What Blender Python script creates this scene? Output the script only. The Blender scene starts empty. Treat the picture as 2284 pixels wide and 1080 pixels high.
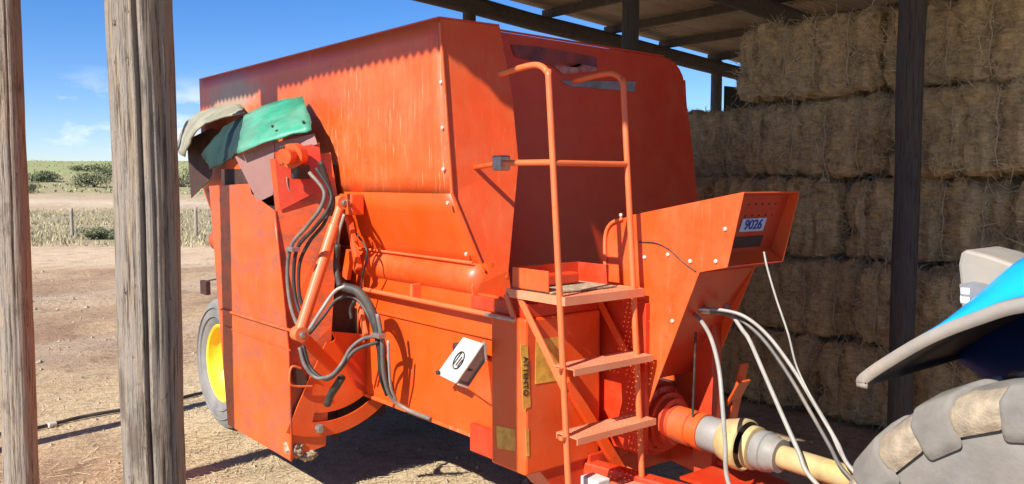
import bpy, bmesh, math, random
from mathutils import Vector, Matrix, noise

# ------------------------------------------------------------------ camera
# The place is laid out on the wagon's own axes: x runs across the wagon (away from
# the sunlit side), y runs along it towards its tail, z is up, metres.
sc = bpy.context.scene
COL = sc.collection
FPX, CAM_H = 1920.0, 1.85
PITCH, YAW = math.atan(135 / FPX), math.radians(39.3)
cd = bpy.data.cameras.new('camera'); cam = bpy.data.objects.new('camera', cd); COL.objects.link(cam)
cam.location = (0, 0, CAM_H)
cam.rotation_euler = (math.pi / 2 - PITCH, 0, -YAW)
cd.sensor_width = 36; cd.lens = 36 * FPX / 2284; cd.clip_start = 0.05; cd.clip_end = 5000
sc.camera = cam

# ------------------------------------------------------------------ sky, sun, exposure
SUN_EL = math.radians(39.8)
sun_h = Vector((1, 0.215, 0)).normalized()                     # horizontal travel of the sunlight
sun_dir = Vector((sun_h.x * math.cos(SUN_EL), sun_h.y * math.cos(SUN_EL), -math.sin(SUN_EL)))
W = bpy.data.worlds.new('World'); sc.world = W; W.use_nodes = True
nt = W.node_tree; N = nt.nodes; L = nt.links
bg = N['Background']; bg.inputs[1].default_value = 0.085
sky = N.new('ShaderNodeTexSky'); sky.sky_type = 'NISHITA'; sky.sun_disc = False
sky.sun_elevation = SUN_EL
sky.sun_rotation = math.atan2(-sun_h.x, -sun_h.y)
sky.air_density = 1.0; sky.dust_density = 0.0; sky.ozone_density = 5.0; sky.altitude = 900
# fair-weather cumulus: a low band of small clouds, the same all round the horizon
tc = N.new('ShaderNodeTexCoord'); sep = N.new('ShaderNodeSeparateXYZ'); L.new(tc.outputs['Generated'], sep.inputs[0])
mp = N.new('ShaderNodeMapping'); mp.inputs['Scale'].default_value = (1, 1, 2.6); mp.inputs['Location'].default_value = (0.32, 0.1, 0)
L.new(tc.outputs['Generated'], mp.inputs[0])
cn = N.new('ShaderNodeTexNoise'); cn.inputs['Scale'].default_value = 7.5; cn.inputs['Detail'].default_value = 7; cn.inputs['Roughness'].default_value = 0.55
L.new(mp.outputs[0], cn.inputs['Vector'])
cr = N.new('ShaderNodeMapRange'); cr.inputs[1].default_value = 0.50; cr.inputs[2].default_value = 0.61
L.new(cn.outputs['Fac'], cr.inputs[0])
b1 = N.new('ShaderNodeMapRange'); b1.inputs[1].default_value = 0.015; b1.inputs[2].default_value = 0.045; L.new(sep.outputs['Z'], b1.inputs[0])
b2 = N.new('ShaderNodeMapRange'); b2.inputs[1].default_value = 0.12; b2.inputs[2].default_value = 0.065; L.new(sep.outputs['Z'], b2.inputs[0])
m1 = N.new('ShaderNodeMath'); m1.operation = 'MULTIPLY'; L.new(b1.outputs[0], m1.inputs[0]); L.new(b2.outputs[0], m1.inputs[1])
m2 = N.new('ShaderNodeMath'); m2.operation = 'MULTIPLY'; L.new(m1.outputs[0], m2.inputs[0]); L.new(cr.outputs[0], m2.inputs[1])
m3 = N.new('ShaderNodeMath'); m3.operation = 'MULTIPLY'; L.new(m2.outputs[0], m3.inputs[0]); m3.inputs[1].default_value = 0.8
cm = N.new('ShaderNodeMixRGB'); L.new(m3.outputs[0], cm.inputs[0]); hs = N.new('ShaderNodeHueSaturation'); hs.inputs['Saturation'].default_value = 1.25; hs.inputs['Hue'].default_value = 0.503; L.new(sky.outputs[0], hs.inputs['Color']); tn = N.new('ShaderNodeMixRGB'); tn.blend_type = 'MULTIPLY'; tn.inputs[0].default_value = 1; tn.inputs[2].default_value = (0.94, 0.92, 1.06, 1); L.new(hs.outputs[0], tn.inputs[1]); L.new(tn.outputs[0], cm.inputs[1]); cm.inputs[2].default_value = (8.6, 8.7, 9.0, 1)
L.new(cm.outputs[0], bg.inputs[0])

sd = bpy.data.lights.new('sun', 'SUN'); sd.energy = 5.0; sd.angle = math.radians(0.53); sd.color = (1.0, 0.945, 0.87)
so = bpy.data.objects.new('sun', sd); COL.objects.link(so)
so.rotation_euler = sun_dir.to_track_quat('-Z', 'Y').to_euler()
so.location = (-8, -2, 9)
sc.view_settings.view_transform = 'Standard'; sc.view_settings.look = 'None'
sc.view_settings.exposure = 0.75; sc.view_settings.gamma = 1.0; sc.view_settings.use_curve_mapping = False
sc.render.engine = 'CYCLES'
sc.render.resolution_x, sc.render.resolution_y = 1024, 484

R = random.Random(11)

# ------------------------------------------------------------------ survey helper
_fw = Vector((math.sin(YAW), math.cos(YAW), 0)); _rt = Vector((math.cos(YAW), -math.sin(YAW), 0)); _up = Vector((0, 0, 1))
_F = _fw * math.cos(PITCH) - _up * math.sin(PITCH); _U = _up * math.cos(PITCH) + _fw * math.sin(PITCH)
def at(u, v, x=None, y=None, z=None):
    """A measured point of the photograph put on a real plane of the place (x, y or z given in metres)."""
    r = _F + _rt * ((u - 1142) / FPX) - _U * ((v - 540) / FPX)
    c = Vector((0, 0, CAM_H))
    if x is not None: t = x / r.x
    elif y is not None: t = y / r.y
    else: t = (z - CAM_H) / r.z
    return c + r * t

# ------------------------------------------------------------------ material helpers
MATS = {}
def nodes_of(name):
    m = bpy.data.materials.new(name); m.use_nodes = True
    t = m.node_tree; return m, t, t.nodes, t.links, t.nodes['Principled BSDF']
def ramp(N, L, src, stops):
    r = N.new('ShaderNodeValToRGB'); el = r.color_ramp.elements
    while len(el) < len(stops): el.new(0.5)
    for e, (p, c) in zip(el, stops): e.position = p; e.color = (*c, 1) if len(c) == 3 else c
    L.new(src, r.inputs[0]); return r.outputs[0]
def tex(N, L, scale=5, detail=5, rough=0.55, stretch=(1, 1, 1), coord='Object', rot=(0, 0, 0)):
    tc = N.new('ShaderNodeTexCoord'); mp = N.new('ShaderNodeMapping')
    mp.inputs['Scale'].default_value = stretch; mp.inputs['Rotation'].default_value = rot
    L.new(tc.outputs[coord], mp.inputs[0])
    n = N.new('ShaderNodeTexNoise'); n.inputs['Scale'].default_value = scale; n.inputs['Detail'].default_value = detail; n.inputs['Roughness'].default_value = rough
    L.new(mp.outputs[0], n.inputs['Vector']); return n.outputs['Fac']
def mixc(N, L, fac, a, b, mode='MIX'):
    m = N.new('ShaderNodeMixRGB'); m.blend_type = mode
    for s, i in ((fac, 0), (a, 1), (b, 2)):
        if isinstance(s, (tuple, list)): m.inputs[i].default_value = (*s, 1)
        elif isinstance(s, (int, float)): m.inputs[i].default_value = s
        else: L.new(s, m.inputs[i])
    return m.outputs[0]
def mathn(N, L, op, a, b=None):
    m = N.new('ShaderNodeMath'); m.operation = op
    for s, i in ((a, 0), (b, 1)):
        if s is None: continue
        if isinstance(s, (int, float)): m.inputs[i].default_value = s
        else: L.new(s, m.inputs[i])
    return m.outputs[0]
def maprange(N, L, src, a, b, c=0.0, d=1.0):
    m = N.new('ShaderNodeMapRange'); L.new(src, m.inputs[0])
    for i, v in ((1, a), (2, b), (3, c), (4, d)): m.inputs[i].default_value = v
    return m.outputs[0]
def bump(N, L, bs, h, strength=0.3, dist=0.01):
    b = N.new('ShaderNodeBump'); b.inputs['Strength'].default_value = strength; b.inputs['Distance'].default_value = dist
    L.new(h, b.inputs['Height']); L.new(b.outputs[0], bs.inputs['Normal'])

def plain(name, col, rough=0.6, metal=0.0, var=0.25, scale=12, dust=0.0, bmp=0.15, dustcol=(0.42, 0.32, 0.21)):
    m, t, N, L, bs = nodes_of(name)
    f = tex(N, L, scale, 6)
    c = ramp(N, L, f, [(0.3, tuple(max(0, k * (1 - var)) for k in col)), (0.7, tuple(min(1, k * (1 + var)) for k in col))])
    if dust > 0:
        d = tex(N, L, scale * 0.35, 8, 0.65)
        c = mixc(N, L, maprange(N, L, d, 0.62 - 0.45 * dust, 0.78 - 0.2 * dust, 0, min(1, dust + 0.2)), c, dustcol)
    L.new(c, bs.inputs['Base Color']); bs.inputs['Roughness'].default_value = rough; bs.inputs['Metallic'].default_value = metal
    if bmp: bump(N, L, bs, mathn(N, L, 'ADD', tex(N, L, scale * 5, 4), tex(N, L, scale * 1.2, 6, 0.7)), bmp, 0.004)
    MATS[name] = m; return m

def paint(name, col, streak=0.0, dust=0.15, rust=0.1, scuff=0.0, rough=0.42, dustcol=(0.58, 0.21, 0.085), ztop=None):
    """Old sprayed machine paint: faded, dusty, streaked by rain, chipped to rust."""
    m, t, N, L, bs = nodes_of(name)
    f = tex(N, L, 1.6, 6, 0.6)
    c = ramp(N, L, f, [(0.25, tuple(k * 0.84 for k in col)), (0.75, tuple(min(1, k * 1.10) for k in col))])
    d = tex(N, L, 5, 9, 0.7)
    c = mixc(N, L, maprange(N, L, d, 0.42, 0.75, 0, dust), c, dustcol)
    if streak:
        s1 = tex(N, L, 9, 5, 0.6, (4.2, 4.2, 0.22)); s2 = tex(N, L, 30, 4, 0.6, (2.2, 2.2, 0.16))
        gate = tex(N, L, 2.3, 4, 0.6)
        s = mathn(N, L, 'MULTIPLY', maprange(N, L, s1, 0.54, 0.74, 0, 0.4), maprange(N, L, gate, 0.40, 0.62))
        s = mathn(N, L, 'MAXIMUM', s, mathn(N, L, 'MULTIPLY', maprange(N, L, s2, 0.60, 0.68), maprange(N, L, gate, 0.42, 0.58, 0.15, 1.0)))
        c = mixc(N, L, mathn(N, L, 'MULTIPLY', s, streak), c, (0.68, 0.37, 0.21))
    if scuff:
        k = tex(N, L, 3.2, 8, 0.72, (1, 1.2, 2.6))
        c = mixc(N, L, maprange(N, L, k, 0.47, 0.60, 0, scuff), c, (0.17, 0.085, 0.055))
    if ztop:
        tcn = N.new('ShaderNodeTexCoord'); mpn = N.new('ShaderNodeMapping'); mpn.inputs['Location'].default_value = tuple(-k for k in ztop); mpn.vector_type = 'POINT'
        L.new(tcn.outputs['Object'], mpn.inputs[0]); sc_ = N.new('ShaderNodeVectorMath'); sc_.operation = 'MULTIPLY'; sc_.inputs[1].default_value = (0.0, 1.5, 4.2); L.new(mpn.outputs[0], sc_.inputs[0])
        ln = N.new('ShaderNodeVectorMath'); ln.operation = 'LENGTH'; L.new(sc_.outputs[0], ln.inputs[0])
        pm_ = maprange(N, L, mathn(N, L, 'ADD', ln.outputs['Value'], mathn(N, L, 'MULTIPLY', tex(N, L, 12, 7, 0.7), 1.1)), 1.45, 0.95, 0, 0.85)
        c = mixc(N, L, pm_, c, (0.36, 0.285, 0.19))
    rs = tex(N, L, 26, 8, 0.68); rg = tex(N, L, 3.5, 3)
    rm = mathn(N, L, 'MULTIPLY', maprange(N, L, rs, 0.62, 0.67), maprange(N, L, rg, 0.5, 0.64, 0, min(1, rust * 4)))
    c = mixc(N, L, rm, c, (0.13, 0.045, 0.022))
    L.new(c, bs.inputs['Base Color'])
    rr = mathn(N, L, 'ADD', mathn(N, L, 'MULTIPLY', d, 0.35), rough - 0.12); L.new(rr, bs.inputs['Roughness'])
    bs.inputs['Coat Weight'].default_value = 0.25; bs.inputs['Coat Roughness'].default_value = 0.28
    sc1 = tex(N, L, 22, 3, 0.5, (9, 0.5, 0.35), rot=(0.5, 0.2, 0.3)); c = mixc(N, L, maprange(N, L, sc1, 0.70, 0.76, 0, 0.35), c, tuple(min(1, k * 0.55 + 0.10) for k in col)); L.new(c, bs.inputs['Base Color'])
    h = mathn(N, L, 'ADD', mathn(N, L, 'MULTIPLY', tex(N, L, 2.2, 2), 1.0), mathn(N, L, 'MULTIPLY', tex(N, L, 40, 3), 0.03))
    bump(N, L, bs, h, 0.5, 0.02)
    MATS[name] = m; return m

ORANGE = (0.72, 0.076, 0.005)
paint('orange', ORANGE, 0.18, 0.34, 0.16)
paint('orange_dusty', (0.72, 0.090, 0.011), 0.80, 0.42, 0.18, ztop=(2.45, 6.25, 2.46))
paint('orange_lower', (0.75, 0.080, 0.003), 0, 0.12, 0.10)
paint('orange_scuffed', (0.72, 0.088, 0.008), 0.12, 0.28, 0.30, 0.62)
paint('orange_pale', (0.72, 0.14, 0.038), 0, 0.4, 0.2)
paint('step_dust', (0.70, 0.23, 0.11), 0, 0.6, 0.1, dustcol=(0.62, 0.36, 0.24))
paint('red_orange', (0.56, 0.032, 0.005), 0, 0.25, 0.2)
paint('yellow_paint', (0.88, 0.58, 0.025), 0, 0.2, 0.1, dustcol=(0.5, 0.38, 0.2))
paint('tractor_blue', (0.004, 0.40, 0.86), 0, 0.06, 0.01, dustcol=(0.25, 0.28, 0.33), rough=0.3)
paint('shaded_blue', (0.004, 0.028, 0.15), 0, 0.06, 0.01, dustcol=(0.1, 0.1, 0.12), rough=0.5)  # tractor blue darkened, so the wheel arch shade is in the colour
paint('mauve_plate', (0.30, 0.155, 0.135), 0.15, 0.3, 0.2, dustcol=(0.36, 0.22, 0.19))
plain('green_plastic', (0.03, 0.27, 0.17), 0.5, 0, 0.5, 5, 0.42, 0.2, (0.26, 0.33, 0.26))
plain('shaded_green', (0.006, 0.028, 0.019), 0.6, 0, 0.4, 6, 0.1, 0.3, (0.04, 0.03, 0.02))  # self-shade of the green sheet's folded end, painted in as near-black green
plain('pale_rubber', (0.24, 0.235, 0.17), 0.8, 0, 0.25, 6, 0.3, 0.4, (0.5, 0.42, 0.32))
plain('black_rubber', (0.022, 0.021, 0.02), 0.6, 0, 0.3, 10, 0.35, 0.3, (0.16, 0.13, 0.10))
plain('grey_hose', (0.12, 0.115, 0.105), 0.5, 0, 0.25, 14, 0.3)
plain('pale_hose', (0.30, 0.285, 0.25), 0.45, 0, 0.15, 14, 0.2)
plain('dark_steel', (0.06, 0.05, 0.045), 0.55, 0.5, 0.4, 16, 0.25)
plain('bare_steel', (0.42, 0.40, 0.38), 0.4, 0.8, 0.25, 18, 0.25)
plain('zinc_bolt', (0.72, 0.66, 0.55), 0.4, 0.45, 0.15, 30, 0)
plain('white_paint', (0.58, 0.57, 0.545), 0.5, 0, 0.12, 12, 0.4)
plain('ink_black', (0.02, 0.02, 0.025), 0.6, 0, 0.2, 30, 0, 0)
plain('sticker_yellow', (0.66, 0.40, 0.06), 0.5, 0, 0.3, 25, 0.5, 0, (0.62, 0.22, 0.05))
plain('plate_white', (0.50, 0.58, 0.72), 0.5, 0, 0.1, 20, 0, 0)
plain('ink_blue', (0.02, 0.05, 0.32), 0.5, 0, 0.15, 30, 0, 0)
plain('guard_yellow', (0.50, 0.375, 0.145), 0.6, 0, 0.3, 14, 0.6, 0.25, (0.42, 0.34, 0.21))
plain('guard_grey', (0.22, 0.22, 0.215), 0.55, 0, 0.25, 9, 0.5, 0.25, (0.30, 0.26, 0.20))
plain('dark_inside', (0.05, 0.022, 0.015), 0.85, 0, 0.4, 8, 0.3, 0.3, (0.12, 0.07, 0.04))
plain('dried_feed', (0.34, 0.27, 0.18), 0.95, 0, 0.45, 40, 0.2, 0.8)
plain('tyre_grey', (0.18, 0.178, 0.172), 0.85, 0, 0.25, 8, 0.5, 0.5, (0.24, 0.22, 0.19))
plain('tyre_dusty', (0.165, 0.157, 0.145), 0.85, 0, 0.3, 9, 0.5, 0.6, (0.235, 0.205, 0.165))
plain('tread_mud', (0.36, 0.285, 0.195), 0.95, 0, 0.3, 30, 0.4, 0.9, (0.20, 0.175, 0.14))
plain('lug_mud', (0.40, 0.32, 0.225), 0.95, 0, 0.22, 26, 0.2, 0.9, (0.25, 0.22, 0.18))
plain('lamp_grey', (0.25, 0.24, 0.22), 0.6, 0, 0.1, 10, 0.35)
plain('fender_grey', (0.24, 0.225, 0.205), 0.6, 0, 0.1, 10, 0.3)
plain('lens_orange', (0.75, 0.2, 0.02), 0.2, 0, 0.1, 30, 0, 0)
plain('lens_white', (0.85, 0.86, 0.88), 0.12, 0, 0.05, 30, 0, 0)
plain('lens_smoke', (0.20, 0.20, 0.21), 0.15, 0, 0.1, 30, 0, 0)
plain('twine', (0.52, 0.44, 0.28), 0.8, 0, 0.2, 40, 0, 0)
plain('shade_net', (0.018, 0.019, 0.02), 0.9, 0, 0.4, 12, 0)
plain('wire', (0.3, 0.29, 0.27), 0.5, 0.6, 0.1, 5, 0, 0)
plain('blue_decal_worn', (0.055, 0.035, 0.085), 0.6, 0, 0.6, 14, 0.5, 0, (0.45, 0.06, 0.02))
plain('pale_decal_worn', (0.34, 0.20, 0.22), 0.6, 0, 0.6, 22, 0.5, 0, (0.5, 0.08, 0.03))
plain('grey_decal_worn', (0.20, 0.22, 0.28), 0.6, 0, 0.3, 14, 0.2, 0, (0.45, 0.06, 0.02))

def wood(name, dark, light, grey):
    m, t, N, L, bs = nodes_of(name)
    g1 = tex(N, L, 14, 9, 0.7, (2.6, 2.6, 0.14)); g2 = tex(N, L, 46, 8, 0.72, (2.4, 2.4, 0.09)); bl = tex(N, L, 6, 8, 0.68, (1, 1, 0.4)); pit = tex(N, L, 38, 6, 0.7, (1, 1, 0.45))
    c = ramp(N, L, g1, [(0.30, dark), (0.42, light), (0.52, grey), (0.62, light), (0.78, tuple(min(1, k * 1.35) for k in light))])
    c = mixc(N, L, maprange(N, L, g2, 0.53, 0.60, 0, 0.75), c, tuple(k * 0.7 for k in dark))
    c = mixc(N, L, maprange(N, L, bl, 0.57, 0.66, 0, 0.6), c, tuple(k * 1.1 for k in dark))
    c = mixc(N, L, maprange(N, L, pit, 0.66, 0.70, 0, 0.9), c, tuple(k * 0.35 for k in dark))
    L.new(c, bs.inputs['Base Color']); bs.inputs['Roughness'].default_value = 0.9
    h = mathn(N, L, 'SUBTRACT', mathn(N, L, 'ADD', g1, mathn(N, L, 'MULTIPLY', g2, -0.7)), mathn(N, L, 'MULTIPLY', maprange(N, L, pit, 0.64, 0.70), 0.4)); bump(N, L, bs, h, 1.0, 0.02)
    MATS[name] = m
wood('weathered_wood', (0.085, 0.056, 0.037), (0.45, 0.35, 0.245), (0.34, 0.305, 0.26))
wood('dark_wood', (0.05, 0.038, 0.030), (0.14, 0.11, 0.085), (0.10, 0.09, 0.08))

def zinc():
    m, t, N, L, bs = nodes_of('roof_zinc')
    f = tex(N, L, 1.1, 8, 0.65); g = tex(N, L, 7, 6, 0.6, (0.3, 1, 1))
    c = ramp(N, L, f, [(0.3, (0.34, 0.23, 0.14)), (0.5, (0.58, 0.47, 0.34)), (0.72, (0.44, 0.32, 0.20))])
    c = mixc(N, L, maprange(N, L, g, 0.5, 0.7, 0, 0.5), c, (0.36, 0.20, 0.11))
    L.new(c, bs.inputs['Base Color']); bs.inputs['Roughness'].default_value = 0.6; bs.inputs['Metallic'].default_value = 0.2
    MATS['roof_zinc'] = m
zinc()
def hay():
    m, t, N, L, bs = nodes_of('hay')
    f = tex(N, L, 3.2, 6, 0.65); g = tex(N, L, 26, 7, 0.75, (1, 0.55, 1.5)); fl = tex(N, L, 9, 4, 0.6, (2.2, 2.2, 0.25))
    c = ramp(N, L, g, [(0.25, (0.13, 0.08, 0.03)), (0.42, (0.50, 0.345, 0.15)), (0.58, (0.72, 0.53, 0.26)), (0.8, (0.90, 0.72, 0.42))])
    c = mixc(N, L, maprange(N, L, f, 0.35, 0.7, 0.0, 0.4), c, (0.34, 0.25, 0.125))
    c = mixc(N, L, maprange(N, L, fl, 0.55, 0.75, 0, 0.35), c, (0.60, 0.47, 0.27))
    md = tex(N, L, 7, 5, 0.7, (1, 1.6, 0.8)); c = mixc(N, L, 1.0, c, ramp(N, L, md, [(0.33, (0.5, 0.46, 0.42)), (0.5, (1, 1, 1)), (0.68, (1.25, 1.22, 1.18))]), 'MULTIPLY')
    L.new(c, bs.inputs['Base Color']); bs.inputs['Roughness'].default_value = 0.95
    bump(N, L, bs, g, 0.8, 0.018); MATS['hay'] = m
    m, t, N, L, bs = nodes_of('straw_blade')
    oi = N.new('ShaderNodeTexCoord'); n = N.new('ShaderNodeTexNoise'); n.inputs['Scale'].default_value = 60; L.new(oi.outputs['Object'], n.inputs['Vector'])
    c = ramp(N, L, n.outputs['Fac'], [(0.3, (0.33, 0.25, 0.12)), (0.5, (0.58, 0.46, 0.26)), (0.7, (0.76, 0.65, 0.42))])
    L.new(c, bs.inputs['Base Color']); bs.inputs['Roughness'].default_value = 0.7; MATS['straw_blade'] = m
hay()
def leafm(name, a, b):
    m, t, N, L, bs = nodes_of(name)
    n = tex(N, L, 1.5, 5); c = ramp(N, L, n, [(0.3, a), (0.7, b)])
    L.new(c, bs.inputs['Base Color']); bs.inputs['Roughness'].default_value = 0.8; MATS[name] = m
leafm('leaf_dark', (0.06, 0.075, 0.03), (0.13, 0.15, 0.06))
leafm('leaf_olive', (0.12, 0.135, 0.06), (0.21, 0.22, 0.10))
leafm('grass_dry', (0.32, 0.285, 0.15), (0.50, 0.42, 0.25))
leafm('scrub_green', (0.25, 0.27, 0.11), (0.36, 0.36, 0.16))

def groundm():
    m, t, N, L, bs = nodes_of('earth')
    ca = N.new('ShaderNodeVertexColor'); ca.layer_name = 'zone'
    g = tex(N, L, 2.2, 9, 0.68); f = tex(N, L, 14, 8, 0.72); s = tex(N, L, 75, 5, 0.7)
    big = tex(N, L, 0.33, 7, 0.62, (1, 1, 1))
    c = mixc(N, L, 1.0, ca.outputs[0], ramp(N, L, g, [(0.28, (0.58, 0.54, 0.49)), (0.48, (1.0, 1.0, 1.0)), (0.75, (1.22, 1.20, 1.15))]), 'MULTIPLY')
    c = mixc(N, L, 1.0, c, ramp(N, L, f, [(0.3, (0.60, 0.56, 0.51)), (0.50, (1.0, 1.0, 1.0)), (0.75, (1.25, 1.25, 1.22))]), 'MULTIPLY')
    c = mixc(N, L, 1.0, c, ramp(N, L, s, [(0.32, (0.50, 0.46, 0.42)), (0.52, (1, 1, 1)), (0.74, (1.3, 1.3, 1.28))]), 'MULTIPLY')
    c = mixc(N, L, maprange(N, L, big, 0.5, 0.68, 0, 0.4), c, mixc(N, L, 1.0, c, (0.72, 0.6, 0.52), 'MULTIPLY'))
    L.new(c, bs.inputs['Base Color']); bs.inputs['Roughness'].default_value = 0.97
    h = mathn(N, L, 'ADD', mathn(N, L, 'MULTIPLY', f, 1.0), mathn(N, L, 'MULTIPLY', s, 0.35)); bump(N, L, bs, h, 1.0, 0.035)
    MATS['earth'] = m
groundm()

# ------------------------------------------------------------------ mesh helpers
def link_mesh(name, verts, faces, mat, parent=None, smooth=False, bevel=0.0, solid=0.0, loc=None):
    me = bpy.data.meshes.new(name); me.from_pydata([tuple(v) for v in verts], [], faces); me.update()
    bm = bmesh.new(); bm.from_mesh(me); bmesh.ops.recalc_face_normals(bm, faces=bm.faces); bm.to_mesh(me); bm.free()
    return link_data(name, me, mat, parent, smooth, bevel, solid)
def link_data(name, me, mat, parent=None, smooth=False, bevel=0.0, solid=0.0):
    o = bpy.data.objects.new(name, me); COL.objects.link(o)
    if mat and not me.materials: me.materials.append(MATS[mat])
    if smooth:
        for p in me.polygons: p.use_smooth = True
    if solid:
        md = o.modifiers.new('thickness', 'SOLIDIFY'); md.thickness = solid; md.offset = 0
    if bevel:
        md = o.modifiers.new('edges', 'BEVEL'); md.width = bevel; md.segments = 2; md.limit_method = 'ANGLE'; md.angle_limit = math.radians(40)
    if parent: adopt(o, parent)
    return o
def world_loc(o):
    v = Vector(o.location)
    while o.parent: o = o.parent; v = v + Vector(o.location) if o.type == 'EMPTY' else v
    return v
def adopt(o, parent):
    o.parent = parent
    root = parent
    while root.parent: root = root.parent
    if parent is root: o.matrix_parent_inverse = Matrix.Translation(-Vector(root.location))
def tag(o, label, cat, group=None, kind=None):
    o['label'] = label; o['category'] = cat
    if group: o['group'] = group
    if kind: o['kind'] = kind
    return o
def empty(name, loc, label, cat, group=None):
    o = bpy.data.objects.new(name, None); COL.objects.link(o); o.location = loc; o.empty_display_size = 0.2
    return tag(o, label, cat, group)

def box_vf(x0, x1, y0, y1, z0, z1):
    v = [(x0, y0, z0), (x1, y0, z0), (x1, y1, z0), (x0, y1, z0), (x0, y0, z1), (x1, y0, z1), (x1, y1, z1), (x0, y1, z1)]
    f = [(0, 3, 2, 1), (4, 5, 6, 7), (0, 1, 5, 4), (1, 2, 6, 5), (2, 3, 7, 6), (3, 0, 4, 7)]
    return v, f
def box(name, mat, parent, x0, x1, y0, y1, z0, z1, bevel=0.004):
    return link_mesh(name, *box_vf(x0, x1, y0, y1, z0, z1), mat, parent, bevel=bevel)
def bar_vf(p0, p1, w, h, upv=(0, 0, 1)):
    p0, p1 = Vector(p0), Vector(p1); d = (p1 - p0).normalized(); a = d.cross(Vector(upv))
    if a.length < 1e-4: a = d.cross(Vector((1, 0, 0)))
    a.normalize(); b = a.cross(d)
    v = [p + a * sx * w / 2 + b * sz * h / 2 for p in (p0, p1) for sx, sz in ((-1, -1), (1, -1), (1, 1), (-1, 1))]
    return v, [(0, 1, 2, 3), (7, 6, 5, 4), (0, 4, 5, 1), (1, 5, 6, 2), (2, 6, 7, 3), (3, 7, 4, 0)]
def bar(name, mat, parent, p0, p1, w, h, bevel=0.003, upv=(0, 0, 1)):
    return link_mesh(name, *bar_vf(p0, p1, w, h, upv), mat, parent, bevel=bevel)
def plate(name, mat, parent, poly, thick, bevel=0.002):
    """Polygon (3D, planar) extruded by the vector `thick`."""
    t = Vector(thick); n = len(poly); poly = [Vector(p) for p in poly]
    v = poly + [p + t for p in poly]
    f = [tuple(range(n))[::-1], tuple(range(n, 2 * n))] + [(i, (i + 1) % n, (i + 1) % n + n, i + n) for i in range(n)]
    return link_mesh(name, v, f, mat, parent, bevel=bevel)
def smooth_path(pts, n=8):
    pts = [Vector(p) for p in pts]
    if len(pts) < 3: return pts
    P = [pts[0] * 2 - pts[1]] + pts + [pts[-1] * 2 - pts[-2]]; out = []
    for i in range(1, len(P) - 2):
        a, b, c, d = P[i - 1:i + 3]
        for k in range(n):
            t = k / n
            out.append(0.5 * ((2 * b) + (c - a) * t + (2 * a - 5 * b + 4 * c - d) * t * t + (3 * b - a - 3 * c + d) * t ** 3))
    out.append(pts[-1]); return out
def tube_vf(path, r, seg=10):
    path = [Vector(p) for p in path]; n = len(path); rs = r if isinstance(r, (list, tuple)) else [r] * n
    v, f = [], []; t0 = (path[1] - path[0]).normalized(); u = t0.orthogonal().normalized()
    for i, p in enumerate(path):
        t = (path[min(i + 1, n - 1)] - path[max(i - 1, 0)]).normalized()
        u = (u - t * u.dot(t)).normalized(); w = t.cross(u)
        for k in range(seg):
            a = 2 * math.pi * k / seg; v.append(p + (u * math.cos(a) + w * math.sin(a)) * rs[i])
    for i in range(n - 1):
        for k in range(seg):
            k2 = (k + 1) % seg; f.append((i * seg + k, i * seg + k2, (i + 1) * seg + k2, (i + 1) * seg + k))
    f.append(tuple(range(seg))[::-1]); f.append(tuple((n - 1) * seg + k for k in range(seg)))
    return v, f
def tube(name, mat, parent, pts, r, seg=10, smooth_n=8, curve=True):
    path = smooth_path(pts, smooth_n) if curve else [Vector(p) for p in pts]
    o = link_mesh(name, *tube_vf(path, r, seg), mat, parent, smooth=True)
    return o
def cyl(name, mat, parent, p0, p1, r, seg=24, bevel=0.003):
    o = link_mesh(name, *tube_vf([p0, p1], r, seg), mat, parent, bevel=bevel)
    return o
def lathe_vf(prof, c, axis, seg=40):
    """prof: list of (radius, offset along axis)."""
    axis = Vector(axis).normalized(); u = axis.orthogonal().normalized(); w = axis.cross(u); c = Vector(c); v, f = [], []
    for r, h in prof:
        for k in range(seg):
            a = 2 * math.pi * k / seg; v.append(c + axis * h + (u * math.cos(a) + w * math.sin(a)) * max(r, 1e-4))
    for i in range(len(prof) - 1):
        for k in range(seg):
            k2 = (k + 1) % seg; f.append((i * seg + k, i * seg + k2, (i + 1) * seg + k2, (i + 1) * seg + k))
    return v, f
def lathe(name, mat, parent, prof, c, axis, seg=40, smooth=True):
    o = link_mesh(name, *lathe_vf(prof, c, axis, seg), mat, parent, smooth=smooth)
    md = o.modifiers.new('split', 'EDGE_SPLIT'); md.split_angle = math.radians(35)
    return o
def sheet(name, mat, parent, grid, thick=0.006, smooth=True):
    """Grid of points (rows of equal length) as a bent sheet with thickness."""
    m = len(grid[0]); v = [p for row in grid for p in row]
    f = [(i * m + j, i * m + j + 1, (i + 1) * m + j + 1, (i + 1) * m + j) for i in range(len(grid) - 1) for j in range(m - 1)]
    return link_mesh(name, v, f, mat, parent, smooth=smooth, solid=thick)
def quad_panel(name, mat, parent, a, b, c, d, thick=0.006, n=1):
    a, b, c, d = map(Vector, (a, b, c, d))
    return sheet(name, mat, parent, [[a.lerp(b, j / n).lerp(d.lerp(c, j / n), i / n) for j in range(n + 1)] for i in range(n + 1)], thick, smooth=False)
_bolt = {}
def bolt(parent, p, nrm, r=0.011, mat='zinc_bolt'):
    key = (round(r, 4), mat)
    if key not in _bolt:
        v, f = tube_vf([(0, 0, -0.004), (0, 0, r * 0.6), (0, 0, r * 0.85)], [r, r, r * 0.6], 8)
        me = bpy.data.meshes.new('bolt'); me.from_pydata([tuple(q) for q in v], [], f); me.materials.append(MATS[mat]); _bolt[key] = me
    o = bpy.data.objects.new('bolt', _bolt[key]); COL.objects.link(o)
    o.location = p; o.rotation_euler = Vector(nrm).to_track_quat('Z', 'Y').to_euler()
    adopt(o, parent); return o
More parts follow.
